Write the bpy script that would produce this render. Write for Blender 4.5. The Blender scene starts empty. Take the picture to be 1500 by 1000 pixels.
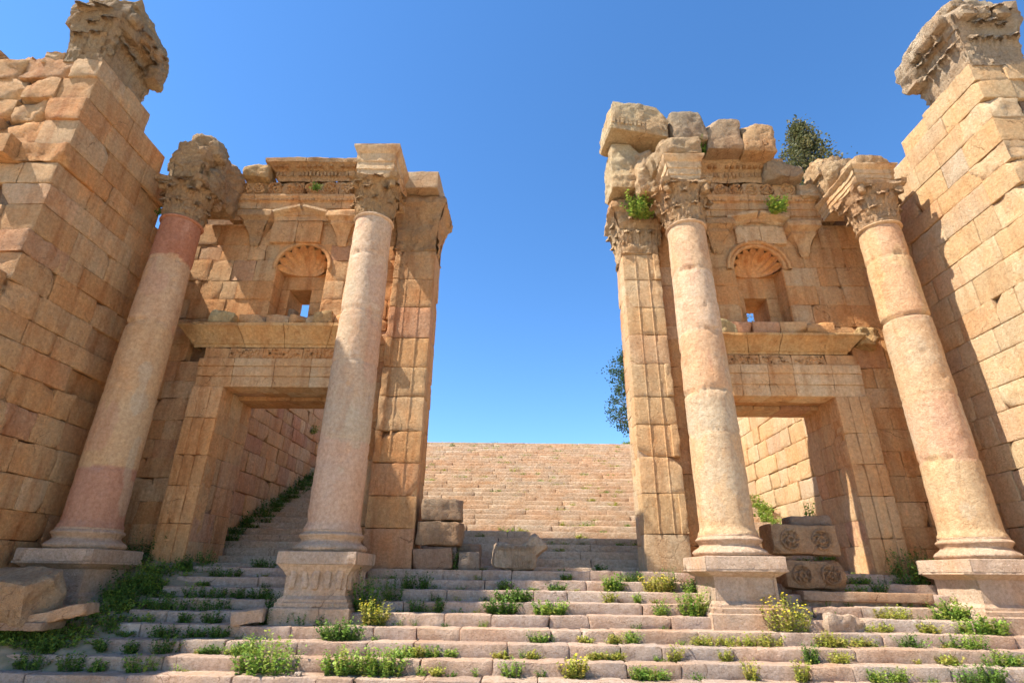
import bpy, math, random
import numpy as np
from mathutils import Matrix, Vector
R = math.radians
scene = bpy.context.scene
C = scene.collection

# ------------------------------------------------------------------ camera, sky, sun, exposure
cam_d = bpy.data.cameras.new('camera'); cam = bpy.data.objects.new('camera', cam_d); C.objects.link(cam)
cam_d.lens = 795.77 / 1500 * 36; cam_d.sensor_width = 36; cam_d.clip_start = 0.05; cam_d.clip_end = 3000
cam.matrix_world = Matrix.Rotation(R(0.947), 4, 'Z') @ Matrix.Rotation(R(90 + 23.269), 4, 'X') @ Matrix.Rotation(R(0.7025), 4, 'Z')
scene.camera = cam
LX, LY, LZ = 1.0, 0.30, -1.5                      # direction in which the sunlight travels
el = math.atan2(-LZ, math.hypot(LX, LY)); az = math.atan2(-LX, -LY)   # sun azimuth measured from +Y towards +X
w = bpy.data.worlds.new('World'); scene.world = w; w.use_nodes = True
nt = w.node_tree; bg = nt.nodes['Background']
sky = nt.nodes.new('ShaderNodeTexSky'); sky.sky_type = 'NISHITA'; sky.sun_disc = False
sky.sun_elevation = el; sky.sun_rotation = az; sky.altitude = 1500; sky.air_density = 1.0; sky.dust_density = 0.2; sky.ozone_density = 3.0
hs = nt.nodes.new('ShaderNodeHueSaturation'); hs.inputs['Saturation'].default_value = 1.2
nt.links.new(sky.outputs[0], hs.inputs['Color']); nt.links.new(hs.outputs[0], bg.inputs[0]); bg.inputs[1].default_value = 0.125
sd = bpy.data.lights.new('sun', 'SUN'); sd.energy = 4.4; sd.angle = R(0.53); sd.color = (1.0, 0.94, 0.85)
so = bpy.data.objects.new('sun', sd); C.objects.link(so)
so.rotation_euler = Vector((LX, LY, LZ)).to_track_quat('-Z', 'Y').to_euler(); so.location = (-20, -6, 30)
scene.view_settings.view_transform = 'Standard'; scene.view_settings.look = 'None'
scene.cycles.diffuse_bounces = 8
scene.view_settings.gamma = 1; scene.view_settings.exposure = 1.30

# ------------------------------------------------------------------ noise
def _h(i, j, k, s):
    n = (i * 374761393 + j * 668265263 + k * 2147483647 + s * 1274126177) & 0xffffffff
    n = ((n ^ (n >> 13)) * 1274126177) & 0xffffffff
    n = ((n ^ (n >> 16)) * 2246822519) & 0xffffffff
    return ((n ^ (n >> 15)) & 0xffffff) / 8388607.5 - 1.0
def vn(P, s=0):
    I = np.floor(P).astype(np.int64); f = P - I; f = f * f * (3 - 2 * f)
    x, y, z = I[:, 0], I[:, 1], I[:, 2]; r = 0
    for a in (0, 1):
        for b in (0, 1):
            for c in (0, 1):
                wgt = (f[:, 0] if a else 1 - f[:, 0]) * (f[:, 1] if b else 1 - f[:, 1]) * (f[:, 2] if c else 1 - f[:, 2])
                r = r + wgt * _h(x + a, y + b, z + c, s)
    return r
def fbm(P, o=4, s=0):
    r = 0; a = 1.0; t = 0
    for i in range(o):
        r = r + a * vn(P * (2.03 ** i) + 7.3 * i, s + i); t += a; a *= 0.5
    return r / t

# ------------------------------------------------------------------ mesh builder
class MB:
    def __init__(s): s.V = []; s.D = []; s.A = []; s.Q = []; s.T = []; s.K = []; s.n = 0
    def add(s, V, Q=None, T=None, col=(.5, .35, .2), D=None, amp=0.0, freq=3.0, M=None):
        V = np.asarray(V, float).reshape(-1, 3); m = len(V)
        D = np.zeros_like(V) if D is None else np.asarray(D, float).reshape(-1, 3)
        if M is not None:
            Mn = np.array(M); V = V @ Mn[:3, :3].T + Mn[:3, 3]; D = D @ Mn[:3, :3].T
        s.V.append(V); s.D.append(D)
        a = np.empty((m, 2)); a[:, 0] = amp; a[:, 1] = freq; s.A.append(a)
        k = np.empty((m, 4)); k[:, 3] = 1; k[:, :3] = col; s.K.append(k)
        if Q is not None and len(Q): s.Q.append(np.asarray(Q, np.int64).reshape(-1, 4) + s.n)
        if T is not None and len(T): s.T.append(np.asarray(T, np.int64).reshape(-1, 3) + s.n)
        s.n += m
    def grid(s, P, **k):                              # P (a, b, 3)
        a, b = P.shape[:2]; i = np.arange(a * b).reshape(a, b)
        q = np.stack([i[:-1, :-1], i[1:, :-1], i[1:, 1:], i[:-1, 1:]], -1).reshape(-1, 4)
        if k.pop('flip', False): q = q[:, ::-1]
        s.add(P, Q=q, **k)
    def build(s, name, mat, parent=None, smooth=True):
        V = np.concatenate(s.V); D = np.concatenate(s.D); A = np.concatenate(s.A); K = np.concatenate(s.K)
        m = A[:, 0] > 0
        if m.any():
            n = fbm(V[m] * A[m, 1:2], 4, 3) + .5 * fbm(V[m] * A[m, 1:2] * 4.7, 3, 9)
            V[m] += D[m] * (A[m, 0] * n)[:, None]
        if parent is not None: V = V - np.array(parent.location)
        Q = np.concatenate(s.Q) if s.Q else np.zeros((0, 4), np.int64)
        T = np.concatenate(s.T) if s.T else np.zeros((0, 3), np.int64)
        me = bpy.data.meshes.new(name)
        me.vertices.add(len(V)); me.vertices.foreach_set('co', V.astype(np.float32).ravel())
        L = np.concatenate([Q.ravel(), T.ravel()]); me.loops.add(len(L)); me.loops.foreach_set('vertex_index', L.astype(np.int32))
        st = np.concatenate([np.arange(len(Q)) * 4, len(Q) * 4 + np.arange(len(T)) * 3])
        me.polygons.add(len(st)); me.polygons.foreach_set('loop_start', st.astype(np.int32))
        me.update(calc_edges=True); me.validate()
        at = me.attributes.new('tint', 'FLOAT_COLOR', 'POINT'); at.data.foreach_set('color', K.astype(np.float32).ravel())
        if smooth: me.polygons.foreach_set('use_smooth', np.ones(len(me.polygons), bool))
        me.materials.append(mat)
        o = bpy.data.objects.new(name, me); C.objects.link(o)
        if parent is not None: o.parent = parent
        return o
def thing(name, label, cat, loc, group=None):
    o = bpy.data.objects.new(name, None); C.objects.link(o); o.location = loc; o.empty_display_size = .3
    o['label'] = label; o['category'] = cat
    if group: o['group'] = group
    return o
def tag(o, label, cat, group=None):
    o['label'] = label; o['category'] = cat
    if group: o['group'] = group
    return o

# ------------------------------------------------------------------ materials
def mat_stone(name, streak=.5, pit=.5, blotch=.5, bump=1.0, scale=1.0, soot=.0, cracks=.8):
    m = bpy.data.materials.new(name); m.use_nodes = True; t = m.node_tree; N = t.nodes; Lk = t.links.new
    b = N['Principled BSDF']; b.inputs['Roughness'].default_value = .92; b.inputs['Specular IOR Level'].default_value = .2
    tc = N.new('ShaderNodeTexCoord'); at = N.new('ShaderNodeAttribute'); at.attribute_name = 'tint'
    def noise(sc, det=5, vec=None, rough=.6):
        n = N.new('ShaderNodeTexNoise'); n.inputs['Scale'].default_value = sc * scale; n.inputs['Detail'].default_value = det
        n.inputs['Roughness'].default_value = rough; Lk(vec or tc.outputs['Object'], n.inputs['Vector']); return n.outputs['Fac']
    def ramp(v, a, b_, lo=0, hi=1):
        r = N.new('ShaderNodeMapRange'); r.inputs[1].default_value = a; r.inputs[2].default_value = b_
        r.inputs[3].default_value = lo; r.inputs[4].default_value = hi; Lk(v, r.inputs[0]); return r.outputs[0]
    def mix(fac, c1, c2, mode='MIX'):
        x = N.new('ShaderNodeMix'); x.data_type = 'RGBA'; x.blend_type = mode
        if isinstance(fac, float): x.inputs[0].default_value = fac
        else: Lk(fac, x.inputs[0])
        for s_, c in ((6, c1), (7, c2)):
            if isinstance(c, tuple): x.inputs[s_].default_value = (*c, 1)
            else: Lk(c, x.inputs[s_])
        return x.outputs[2]
    mp = N.new('ShaderNodeMapping'); mp.inputs['Scale'].default_value = (3.2, 3.2, .42); Lk(tc.outputs['Object'], mp.inputs[0])
    c = at.outputs['Color']
    c = mix(ramp(noise(1.1, 6), .42, .68, 0, blotch), c, (1.07, .87, .70), 'MULTIPLY')
    c = mix(ramp(noise(2.7, 8), .5, .75, 0, blotch * .8), c, (1.18, 1.14, 1.06), 'MULTIPLY')
    c = mix(ramp(noise(.38, 5), .40, .62, 0, .55), c, (1.03, .92, .84), 'MULTIPLY')
    c = mix(ramp(noise(.55, 7, None, .7), .55, .72, 0, .5), c, (.84, .80, .76), 'MULTIPLY')
    st = noise(1.0, 7, mp.outputs[0], .65)
    c = mix(ramp(st, .50, .70, 0, streak), c, (.74, .58, .46), 'MULTIPLY')
    c = mix(ramp(st, .46, .30, 0, streak * .8), c, (1.22, 1.14, 1.02), 'MULTIPLY')
    c = mix(ramp(noise(14, 8, None, .75), .35, .68, 0, 1.0), c, mix(1.0, c, (.68, .61, .54), 'MULTIPLY'))
    c = mix(ramp(noise(46, 6, None, .7), .56, .70, 0, pit), c, (.62, .5, .42), 'MULTIPLY')
    if soot: c = mix(ramp(noise(2.1, 9, None, .75), .50, .62, 0, soot), c, (.38, .31, .23))
    nd = N.new('ShaderNodeTexNoise'); nd.inputs['Scale'].default_value = 2.5; nd.inputs['Detail'].default_value = 6; Lk(tc.outputs['Object'], nd.inputs['Vector'])
    va = N.new('ShaderNodeVectorMath'); va.operation = 'MULTIPLY_ADD'; Lk(nd.outputs['Color'], va.inputs[0]); va.inputs[1].default_value = (.55, .55, .55); Lk(tc.outputs['Object'], va.inputs[2])
    cv = N.new('ShaderNodeTexVoronoi'); cv.feature = 'DISTANCE_TO_EDGE'; cv.inputs['Scale'].default_value = 1.25; Lk(va.outputs[0], cv.inputs['Vector'])
    line = ramp(cv.outputs['Distance'], .002, .010, 1, 0); gate = ramp(noise(.9, 3), .56, .62, 0, cracks)
    mm = N.new('ShaderNodeMath'); mm.operation = 'MULTIPLY'; Lk(line, mm.inputs[0]); Lk(gate, mm.inputs[1]); crack = mm.outputs[0]
    c = mix(crack, c, (.42, .33, .26), 'MULTIPLY')
    Lk(c, b.inputs['Base Color'])
    v = N.new('ShaderNodeTexVoronoi'); v.inputs['Scale'].default_value = 24 * scale; v.feature = 'SMOOTH_F1'; Lk(tc.outputs['Object'], v.inputs['Vector'])
    def bp(h, dist, strength, prev=None):
        x = N.new('ShaderNodeBump'); x.inputs['Distance'].default_value = dist; x.inputs['Strength'].default_value = strength
        Lk(h, x.inputs['Height'])
        if prev is not None: Lk(prev, x.inputs['Normal'])
        return x.outputs[0]
    n = bp(noise(4.5, 12, None, .74), .12 * bump, .9)
    n = bp(noise(30, 8, None, .78), .03 * bump, .9, n)
    n = bp(ramp(v.outputs['Distance'], 0, .3, 0, 1), .012 * bump, .8 * min(1, pit * 1.6), n)
    inv = N.new('ShaderNodeMath'); inv.operation = 'SUBTRACT'; inv.inputs[0].default_value = 1; Lk(crack, inv.inputs[1]); n = bp(inv.outputs[0], .02, .8, n)
    Lk(n, b.inputs['Normal'])
    return m
M_WALL = mat_stone('ashlar_limestone', .95, .7, .9, 1.15)
M_TRIM = mat_stone('carved_limestone', .95, .6, .8, .95)
M_SHAFT = mat_stone('column_limestone', .5, .7, .6, .7, cracks=0.0)
M_STEP = mat_stone('step_limestone', .22, .8, .7, 1.1)
M_RUIN = mat_stone('eroded_limestone', .45, .75, .7, 2.0, soot=.22)
M_SUN = mat_stone('sunlit_limestone', .5, .8, .7, 1.15)  # lit copy of the wall stone, for masonry standing in the sun

def mat_simple(name, c1, c2, sc=8, rough=.9, bump=.05):
    m = bpy.data.materials.new(name); m.use_nodes = True; t = m.node_tree; N = t.nodes; b = N['Principled BSDF']
    b.inputs['Roughness'].default_value = rough
    tc = N.new('ShaderNodeTexCoord'); n = N.new('ShaderNodeTexNoise'); n.inputs['Scale'].default_value = sc; n.inputs['Detail'].default_value = 8
    t.links.new(tc.outputs['Object'], n.inputs['Vector'])
    x = N.new('ShaderNodeMix'); x.data_type = 'RGBA'; x.inputs[6].default_value = (*c1, 1); x.inputs[7].default_value = (*c2, 1)
    r = N.new('ShaderNodeMapRange'); r.inputs[1].default_value = .35; r.inputs[2].default_value = .65
    t.links.new(n.outputs['Fac'], r.inputs[0]); t.links.new(r.outputs[0], x.inputs[0]); t.links.new(x.outputs[2], b.inputs['Base Color'])
    bu = N.new('ShaderNodeBump'); bu.inputs['Distance'].default_value = bump; t.links.new(n.outputs['Fac'], bu.inputs['Height']); t.links.new(bu.outputs[0], b.inputs['Normal'])
    return m
M_SOIL = mat_simple('dry_soil', (.30, .22, .13), (.20, .16, .08), 5)
M_PAVE = mat_simple('pale_paving', (.66, .54, .40), (.54, .44, .33), 1.5)
M_BARK = mat_simple('bark', (.12, .09, .06), (.07, .05, .035), 9)
def mat_leaf(name):
    m = bpy.data.materials.new(name); m.use_nodes = True; t = m.node_tree; N = t.nodes; b = N['Principled BSDF']
    at = N.new('ShaderNodeAttribute'); at.attribute_name = 'tint'; t.links.new(at.outputs['Color'], b.inputs['Base Color'])
    b.inputs['Roughness'].default_value = .6; b.inputs['Specular IOR Level'].default_value = .25
    tr = N.new('ShaderNodeBsdfTranslucent'); t.links.new(at.outputs['Color'], tr.inputs[0])
    ms = N.new('ShaderNodeMixShader'); ms.inputs[0].default_value = .35
    t.links.new(b.outputs[0], ms.inputs[1]); t.links.new(tr.outputs[0], ms.inputs[2]); t.links.new(ms.outputs[0], N['Material Output'].inputs[0])
    return m
M_LEAF = mat_leaf('leaf')

# stone colours (linear albedo)
TAN = (.74, .485, .25); ORG = (.73, .42, .185); CRM = (.79, .58, .34); PNK = (.68, .40, .24); GRY = (.54, .43, .29); RED = (.44, .235, .15)
STP = (.66, .51, .40); MORT = (.33, .23, .145)
def pick(rng, pal, wts, var=.06):
    c = np.array(pal[rng.choices(range(len(pal)), wts)[0]]); d = np.array(pal[rng.choices(range(len(pal)), wts)[0]])
    f = rng.random() * .8
    return (c * (1 - f) + d * f) * (1 + rng.uniform(-var, var))
PAL_W = ((TAN, ORG, CRM, PNK), (6, 4.5, 1.6, 1.0))
PAL_S = (((.76, .53, .28), (.80, .61, .37), (.68, .55, .38), (.74, .49, .29)), (4, 5, 1.2, 1.2))  # paler tones for the sunlit masonry, sunlight put into the colour
PAL_ST = ((STP, (.68, .51, .38), (.60, .48, .39), (.70, .57, .45)), (4, 2, 2, 2))

# ------------------------------------------------------------------ shape helpers
def ax(a, b, e, res):
    e = min(e, (b - a) * .3); n = max(1, int(math.ceil((b - a - 2 * e) / res)))
    return np.concatenate([[a], np.linspace(a + e, b - e, n + 1), [b]])
def block(mb, lo, hi, col, res=.16, r=.03, amp=.012, freq=4.0, M=None, faces='FBLRTD', chips=0, rng=None, cut=.18):
    """weathered stone block: rounded arrises, chipped corners, rough skin. F is -y, B +y, L -x, R +x"""
    lo = np.array(lo, float); hi = np.array(hi, float); sz = hi - lo
    X, Y, Z = (ax(lo[i], hi[i], r, res) for i in range(3))
    planes = []
    if chips and rng:
        for _ in range(chips):
            s = np.array([rng.choice((-1, 1)), -1 if rng.random() < .75 else 1, rng.choice((-1, 1))], float)
            cn = np.where(s > 0, hi, lo); wv = np.array([rng.uniform(.2, 1), rng.uniform(.4, 1), rng.uniform(.2, 1)]) * s
            nrm = wv / np.linalg.norm(wv); planes.append((nrm, nrm @ cn - cut * min(1, sz.min()) * rng.uniform(.5, 1.4)))
    ph = rng.random() * 50 if rng else 0
    for f in faces:
        if f in 'FB': a, b = np.meshgrid(X, Z, indexing='ij'); P = np.stack([a, np.full_like(a, lo[1] if f == 'F' else hi[1]), b], -1); fl = f == 'B'
        elif f in 'LR': a, b = np.meshgrid(Y, Z, indexing='ij'); P = np.stack([np.full_like(a, lo[0] if f == 'L' else hi[0]), a, b], -1); fl = f == 'L'
        else: a, b = np.meshgrid(X, Y, indexing='ij'); P = np.stack([a, b, np.full_like(a, lo[2] if f == 'D' else hi[2])], -1); fl = f == 'D'
        rr = r * (.75 + .45 * np.sin(P[..., 0] * 5.1 + P[..., 2] * 3.3 + ph) * np.sin(P[..., 1] * 4.7 + P[..., 2] * 6.1 + ph * 2))[..., None]
        rr = np.minimum(rr, sz.min() * .45)
        q = np.clip(P, lo + rr, hi - rr); d = P - q; ln = np.linalg.norm(d, axis=-1, keepdims=True); dn = d / np.maximum(ln, 1e-6)
        P = q + dn * rr
        for nrm, c in planes:
            s = P @ nrm - c; P = P - nrm * np.maximum(s, 0)[..., None]
        mb.grid(P, D=dn, col=col, amp=amp, freq=freq, M=M, flip=fl)
def sbox(mb, lo, hi, col, M=None):
    x0, y0, z0 = lo; x1, y1, z1 = hi
    V = [(x0, y0, z0), (x1, y0, z0), (x1, y1, z0), (x0, y1, z0), (x0, y0, z1), (x1, y0, z1), (x1, y1, z1), (x0, y1, z1)]
    F = [(0, 3, 2, 1), (4, 5, 6, 7), (0, 1, 5, 4), (1, 2, 6, 5), (2, 3, 7, 6), (3, 0, 4, 7)]
    for f in F: mb.add([V[i] for i in f], Q=[(0, 1, 2, 3)], col=col, M=M)
def frame(O, U, N):          # local x = U (along), local y = into the wall (-N), local z = up
    U = Vector(U); Nn = Vector(N); m = Matrix.Identity(4)
    for i in range(3): m[i][0] = U[i]; m[i][1] = -Nn[i]; m[i][2] = (0, 0, 1)[i]; m[i][3] = O[i]
    return m
def courses(z0, z1, rng, hmin=.40, hmax=.60, fixed=()):
    pts = [z0] + sorted(f for f in fixed if z0 < f < z1) + [z1]; out = [z0]
    for a, b in zip(pts[:-1], pts[1:]):
        n = max(1, round((b - a) / ((hmin + hmax) / 2))); ws = [rng.uniform(.85, 1.15) for _ in range(n)]; t = sum(ws); z = a
        for q in ws: z += q / t * (b - a); out.append(z)
    return out
def ashlar(mb, M, U0, U1, zs, rng, pal=PAL_W, top=None, holes=(), depth=.55, wmin=.55, wmax=1.15, jit=.012, gap=.004, r=.010, amp=.014, res=.13,
           chips=.3, quoin=None, faces='FLRTD', start=None, rough=0.0, deep=0.0):
    """a coursed stone wall in the local frame M (x along, y inwards, z up)"""
    for ci, (a, b) in enumerate(zip(zs[:-1], zs[1:])):
        spans = [(U0, U1)]
        for (h0, h1, g0, g1) in holes:
            if a < g1 - .02 and b > g0 + .02:
                ns = []
                for s0, s1 in spans:
                    if h1 <= s0 or h0 >= s1: ns.append((s0, s1)); continue
                    if h0 > s0: ns.append((s0, h0))
                    if h1 < s1: ns.append((h1, s1))
                spans = ns
        for s0, s1 in spans:
            if quoin and s0 == U0 and ci % 2: s0 += quoin
            L = s1 - s0
            if L < .06: continue
            n = max(1, round(L / rng.uniform(wmin * 1.15, wmax * .9))); ws = [rng.uniform(.6, 1.4) for _ in range(n)]; t = sum(ws); u = s0
            for wv in ws:
                v = u + wv / t * L
                if top is None or (a + b) / 2 < top((u + v) / 2) + rng.uniform(-.12, .12):
                    j = rng.uniform(-jit, jit)
                    if rng.random() < deep: j += rng.uniform(.04, .12)
                    rg = rng.random() < rough
                    block(mb, (u + gap * rng.uniform(.3, 1.5), j, a + gap * rng.uniform(.3, 1.4)), (v - gap * rng.uniform(.3, 1.5), depth, b - gap * rng.uniform(.3, 1.4)),
                          pick(rng, *pal), res=res, r=r * rng.uniform(.6, 1.7) * (1.5 if rg else 1), amp=amp * (3.2 if rg else rng.uniform(.5, 1.6)), freq=rng.uniform(2.5, 6), M=M,
                          faces=faces, chips=(rng.random() < chips) + (rng.random() < chips * .4), rng=rng, cut=rng.uniform(.06, .2))
                    sbox(mb, (u + (.09 if u < s0 + .001 else -.002), .09 + j, a + .004), (v - (.09 if v > s1 - .001 else -.002), depth - .1, b - .012), MORT, M)
                u = v
def densify(prof, res):
    """subdivide a profile and list the indices where it turns sharply, so that creases stay crisp"""
    pr = [prof[0]]; br = [0]; last = None
    for p, q in zip(prof[:-1], prof[1:]):
        L = math.hypot(q[0] - p[0], q[1] - p[1])
        if L < 1e-6: continue
        d = math.atan2(q[1] - p[1], q[0] - p[0])
        if last is not None and abs((d - last + math.pi) % (2 * math.pi) - math.pi) > R(33): br.append(len(pr) - 1)
        last = d; k = max(1, int(L / res))
        for i in range(1, k + 1): pr.append((p[0] + (q[0] - p[0]) * i / k, p[1] + (q[1] - p[1]) * i / k))
    return pr, br + [len(pr) - 1]
def mould(mb, path, prof, closed=False, res=.15, col=TAN, amp=.012, freq=5, M=None, caps=True, rng=None, seglen=None, captop=False):
    """sweep a profile [(offset outwards, z)] along a mitred path [(x, y)]; outwards is to the right of travel"""
    P = [Vector(p) for p in path]; n = len(P); ns = n if closed else n - 1; dirs = [(P[(i + 1) % n] - P[i]).normalized() for i in range(ns)]
    def nrm(d): return Vector((d.y, -d.x))
    mit = []
    for i in range(n):
        if closed: d0, d1 = dirs[i - 1], dirs[i]
        else: d0, d1 = dirs[max(0, i - 1)], dirs[min(i, ns - 1)]
        n0, n1 = nrm(d0), nrm(d1); m = n0 + n1; m = m / max(.3, (m.dot(n0))) if m.length > 1e-6 else n0
        mit.append(m)
    pr, brk_ = densify(prof, res)
    o = np.array([p[0] for p in pr]); z = np.array([p[1] for p in pr])
    for i in range(ns):
        a, b = P[i], P[(i + 1) % n]; ma, mbv = mit[i], mit[(i + 1) % n]; L = (b - a).length
        cuts = [0.0]
        if seglen and rng:
            while cuts[-1] + seglen * .7 < L: cuts.append(cuts[-1] + seglen * rng.uniform(.7, 1.35))
            if len(cuts) > 1 and L - cuts[-1] < seglen * .4: cuts.pop()
        cuts = [c for c in cuts if c < L] + [L]
        for c0, c1 in zip(cuts[:-1], cuts[1:]):
            g0 = .006 if c0 > 0 else 0; g1 = .006 if c1 < L else 0
            k = max(1, int((c1 - c0) / res)); ts = np.linspace((c0 + g0) / L, (c1 - g1) / L, k + 1)
            j = rng.uniform(-.006, .006) if rng else 0
            cc = np.array(col) * (rng.uniform(.88, 1.1) if rng else 1)
            A = np.array([[a.x, a.y]]) + np.outer(o + j, [ma.x, ma.y]); B = np.array([[b.x, b.y]]) + np.outer(o + j, [mbv.x, mbv.y])
            G = A[None] * (1 - ts)[:, None, None] + B[None] * ts[:, None, None]
            G = np.concatenate([G, np.broadcast_to(z[None, :, None], G.shape[:2] + (1,))], -1)
            nn = nrm(dirs[i]); D = np.broadcast_to(np.array([nn.x, nn.y, 0.0]), G.shape)
            for g0_, g1_ in zip(brk_[:-1], brk_[1:]): mb.grid(G[:, g0_:g1_ + 1], D=D[:, g0_:g1_ + 1], col=cc, amp=amp, freq=freq, M=M)
            if caps:
                for e, fl in ((G[0], True), (G[-1], False)):
                    inner = e.copy(); dd = dirs[i]; back = np.array([nn.x, nn.y]) * (o.max() + .25)
                    base = inner[:, :2] - np.outer(o - o.min() + .05, [nn.x, nn.y]); inner[:, :2] = base
                    GG = np.stack([e, inner], 0); mb.grid(GG, col=cc, M=M, flip=fl)
    if captop:   # lids for closed rectangles
        for idx, fl in ((0, True), (-1, False)):
            V = [[P[i].x + mit[i].x * o[idx], P[i].y + mit[i].y * o[idx], z[idx]] for i in range(n)]
            V = np.array(V); c = V.mean(0); k = 6
            T = []; W = [c]
            for v in V: W.append(v)
            for i in range(n): T.append((0, 1 + i, 1 + (i + 1) % n) if fl is False else (0, 1 + (i + 1) % n, 1 + i))
            mb.add(W, T=T, col=col, M=M)
def rect(x0, y0, x1, y1): return [(x0, y0), (x1, y0), (x1, y1), (x0, y1)]
def lathe(mb, c, prof, n=64, col=TAN, amp=.01, freq=4, res=.15, lid=True):
    pr, br = densify(prof, res)
    r = np.array([p[0] for p in pr]); z = np.array([p[1] for p in pr]); a = np.linspace(0, 2 * math.pi, n + 1)
    G = np.stack([c[0] + np.outer(np.cos(a), r), c[1] + np.outer(np.sin(a), r), np.broadcast_to(z, (n + 1, len(z)))], -1)
    D = np.stack([np.outer(np.cos(a), np.ones_like(r)), np.outer(np.sin(a), np.ones_like(r)), np.zeros((n + 1, len(z)))], -1)
    for g0_, g1_ in zip(br[:-1], br[1:]): mb.grid(G[:, g0_:g1_ + 1], D=D[:, g0_:g1_ + 1], col=col, amp=amp, freq=freq)
    if lid:
        for e, fl in ((0, True), (-1, False)):
            ring = G[:, e]; cc = np.tile(ring.mean(0), (n + 1, 1)); mb.grid(np.stack([ring, cc], 1), col=col, flip=fl)
def arc(r0, z0, r1, z1, bulge, k=6):     # profile arc bulging outwards
    out = []
    for i in range(k + 1):
        t = i / k; b = math.sin(math.pi * t) * bulge; out.append((r0 + (r1 - r0) * t + b, z0 + (z1 - z0) * t))
    return out
def leaf(mb, base, out, side, h, w_, curl, col, rng, amp=.015):
    """acanthus leaf standing on a bell: grows up, folds outwards, lobed edges and ribs"""
    base = np.array(base); out = np.array(out); side = np.array(side); up = np.array((0, 0, 1.0))
    nt_, nw = 15, 13; t = np.linspace(0, 1, nt_)[:, None]; s = np.linspace(-1, 1, nw)[None]
    wid = w_ * .5 * (.72 + .5 * np.sin(np.pi * np.clip(t * .9 + .08, 0, 1)) ) * (1 + .16 * np.sin(t * 26)) * np.where(t > .85, 1 - (t - .85) * 3.2, 1)
    zz = np.where(t < .8, t * h / .8, h - (t - .8) ** 1.4 * h * 1.6); oo = curl * (t ** 2.6) * 1.25 + .03
    rib = .022 * np.cos(s * np.pi * 3.5) * (1 - t * .3) - .05 * np.abs(s) ** 2
    P = base + up * (zz[..., None] + 0 * s[..., None]) + out * ((oo + rib)[..., None]) + side * ((wid * s)[..., None])
    mb.grid(P, D=np.broadcast_to(out, P.shape), col=col, amp=amp, freq=9)
    mb.grid(P - out * .055, col=col, flip=True)
def rock(mb, c, s, col, rng, amp=.08, freq=2.0, rot=(0, 0, 0), res=.055, r=None, chips=2, cut=.25):
    M = Matrix.Translation(c) @ Matrix.Rotation(rot[2], 4, 'Z') @ Matrix.Rotation(rot[1], 4, 'Y') @ Matrix.Rotation(rot[0], 4, 'X')
    h = [x / 2 for x in s]
    block(mb, (-h[0], -h[1], -h[2]), (h[0], h[1], h[2]), col, res=res, r=r or min(s) * .10, amp=amp, freq=freq, M=M, chips=chips, rng=rng, cut=cut)
def dentils(mb, x0, x1, y, z0, z1, w_=.07, gap=.05, d=.07, col=TAN, rng=None, M=None, skip=.1):
    x = x0
    while x + w_ < x1:
        if not rng or rng.random() > skip: sbox(mb, (x, y - d * (rng.uniform(.6, 1) if rng else 1), z0), (x + w_, y + .03, z1), np.array(col) * (rng.uniform(.85, 1.1) if rng else 1), M)
        x += w_ + gap
def carve(mb, M, w_, h, col, rng, n=None, depth=.07):
    """scroll and rosette relief on a face: M maps local (x across, y inwards, z up)"""
    n = n or max(1, round(w_ / h))
    for i in range(n):
        cx = (i + .5) * w_ / n; cz = h / 2; rr = min(w_ / n, h) * .44
        a0 = rng.random() * 6
        for (r0, r1) in ((rr * .74, rr), (rr * .16, rr * .44)):       # ring, boss
            a = np.linspace(0, 2 * np.pi * (1 if r0 < rr * .5 else .86), 22) + a0; b = np.linspace(-np.pi / 2, np.pi / 2, 5)
            rm = (r0 + r1) / 2; rw = (r1 - r0) / 2
            G = np.stack([cx + np.outer(np.cos(a), rm + rw * np.sin(b)), -np.outer(np.ones_like(a), np.cos(b) * depth * .8), cz + np.outer(np.sin(a), rm + rw * np.sin(b))], -1)
            mb.grid(G, col=col, D=np.broadcast_to(np.array((0, -1., 0)), G.shape), amp=.07, freq=11, M=M)
        for k in range(7):                                           # petals between
            th = a0 + k * 2 * np.pi / 7; L = rr * .38
            t = np.linspace(0, 1, 6)[:, None]; s = np.linspace(-1, 1, 5)[None]
            ww = rr * .17 * np.sin(np.pi * (t * .85 + .1)); rad = rr * .42 + t * L; curv = .5 * t
            ca, sa = np.cos(th + curv), np.sin(th + curv)
            G = np.stack([cx + rad * ca - ww * s * sa, -depth * .9 * (1 - s ** 2) * np.ones_like(t), cz + rad * sa + ww * s * ca], -1)
            mb.grid(G, col=col, D=np.broadcast_to(np.array((0, -1., 0)), G.shape), amp=.05, freq=12, M=M)

# ------------------------------------------------------------------ the ground and the stairs
STAIR_Y0, STAIR_Z0, ST_H, ST_T = 9.0, -1.378, .1845, .4084
XL, XR = -9.35, 9.9                # inner faces of the two side walls
FY = 12.6                         # front of the gateway walls
def far_z(k): return .364 + ST_H * k
def far_y(k): return 13.9 + ST_T * k
KTOP = 30
def ground_z(x, y):
    if y < 8.2: z = -2.3
    elif y < 12.2: z = STAIR_Z0 + ST_H * (y - STAIR_Y0) / ST_T - .55
    elif y < 13.9: z = -.3
    elif y < far_y(KTOP): z = far_z(0) + (y - 13.9) * ST_H / ST_T - .35
    else: z = far_z(KTOP) - .1
    return z
ys = np.concatenate([[-600, -150, -40, -10, 0], np.linspace(6, 30, 49), [40, 80, 200, 700]]); xs = np.concatenate([[-700, -200, -60, -25], np.linspace(-14, 14, 29), [25, 60, 200, 700]])
mb = MB(); G = np.array([[(x, y, ground_z(x, y)) for x in xs] for y in ys]); mb.grid(G, col=(.3, .2, .1), D=np.broadcast_to(np.array((0, 0, 1.)), G.shape), amp=.05, flip=True)
g = mb.build('ground', M_SOIL); g['kind'] = 'structure'

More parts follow.
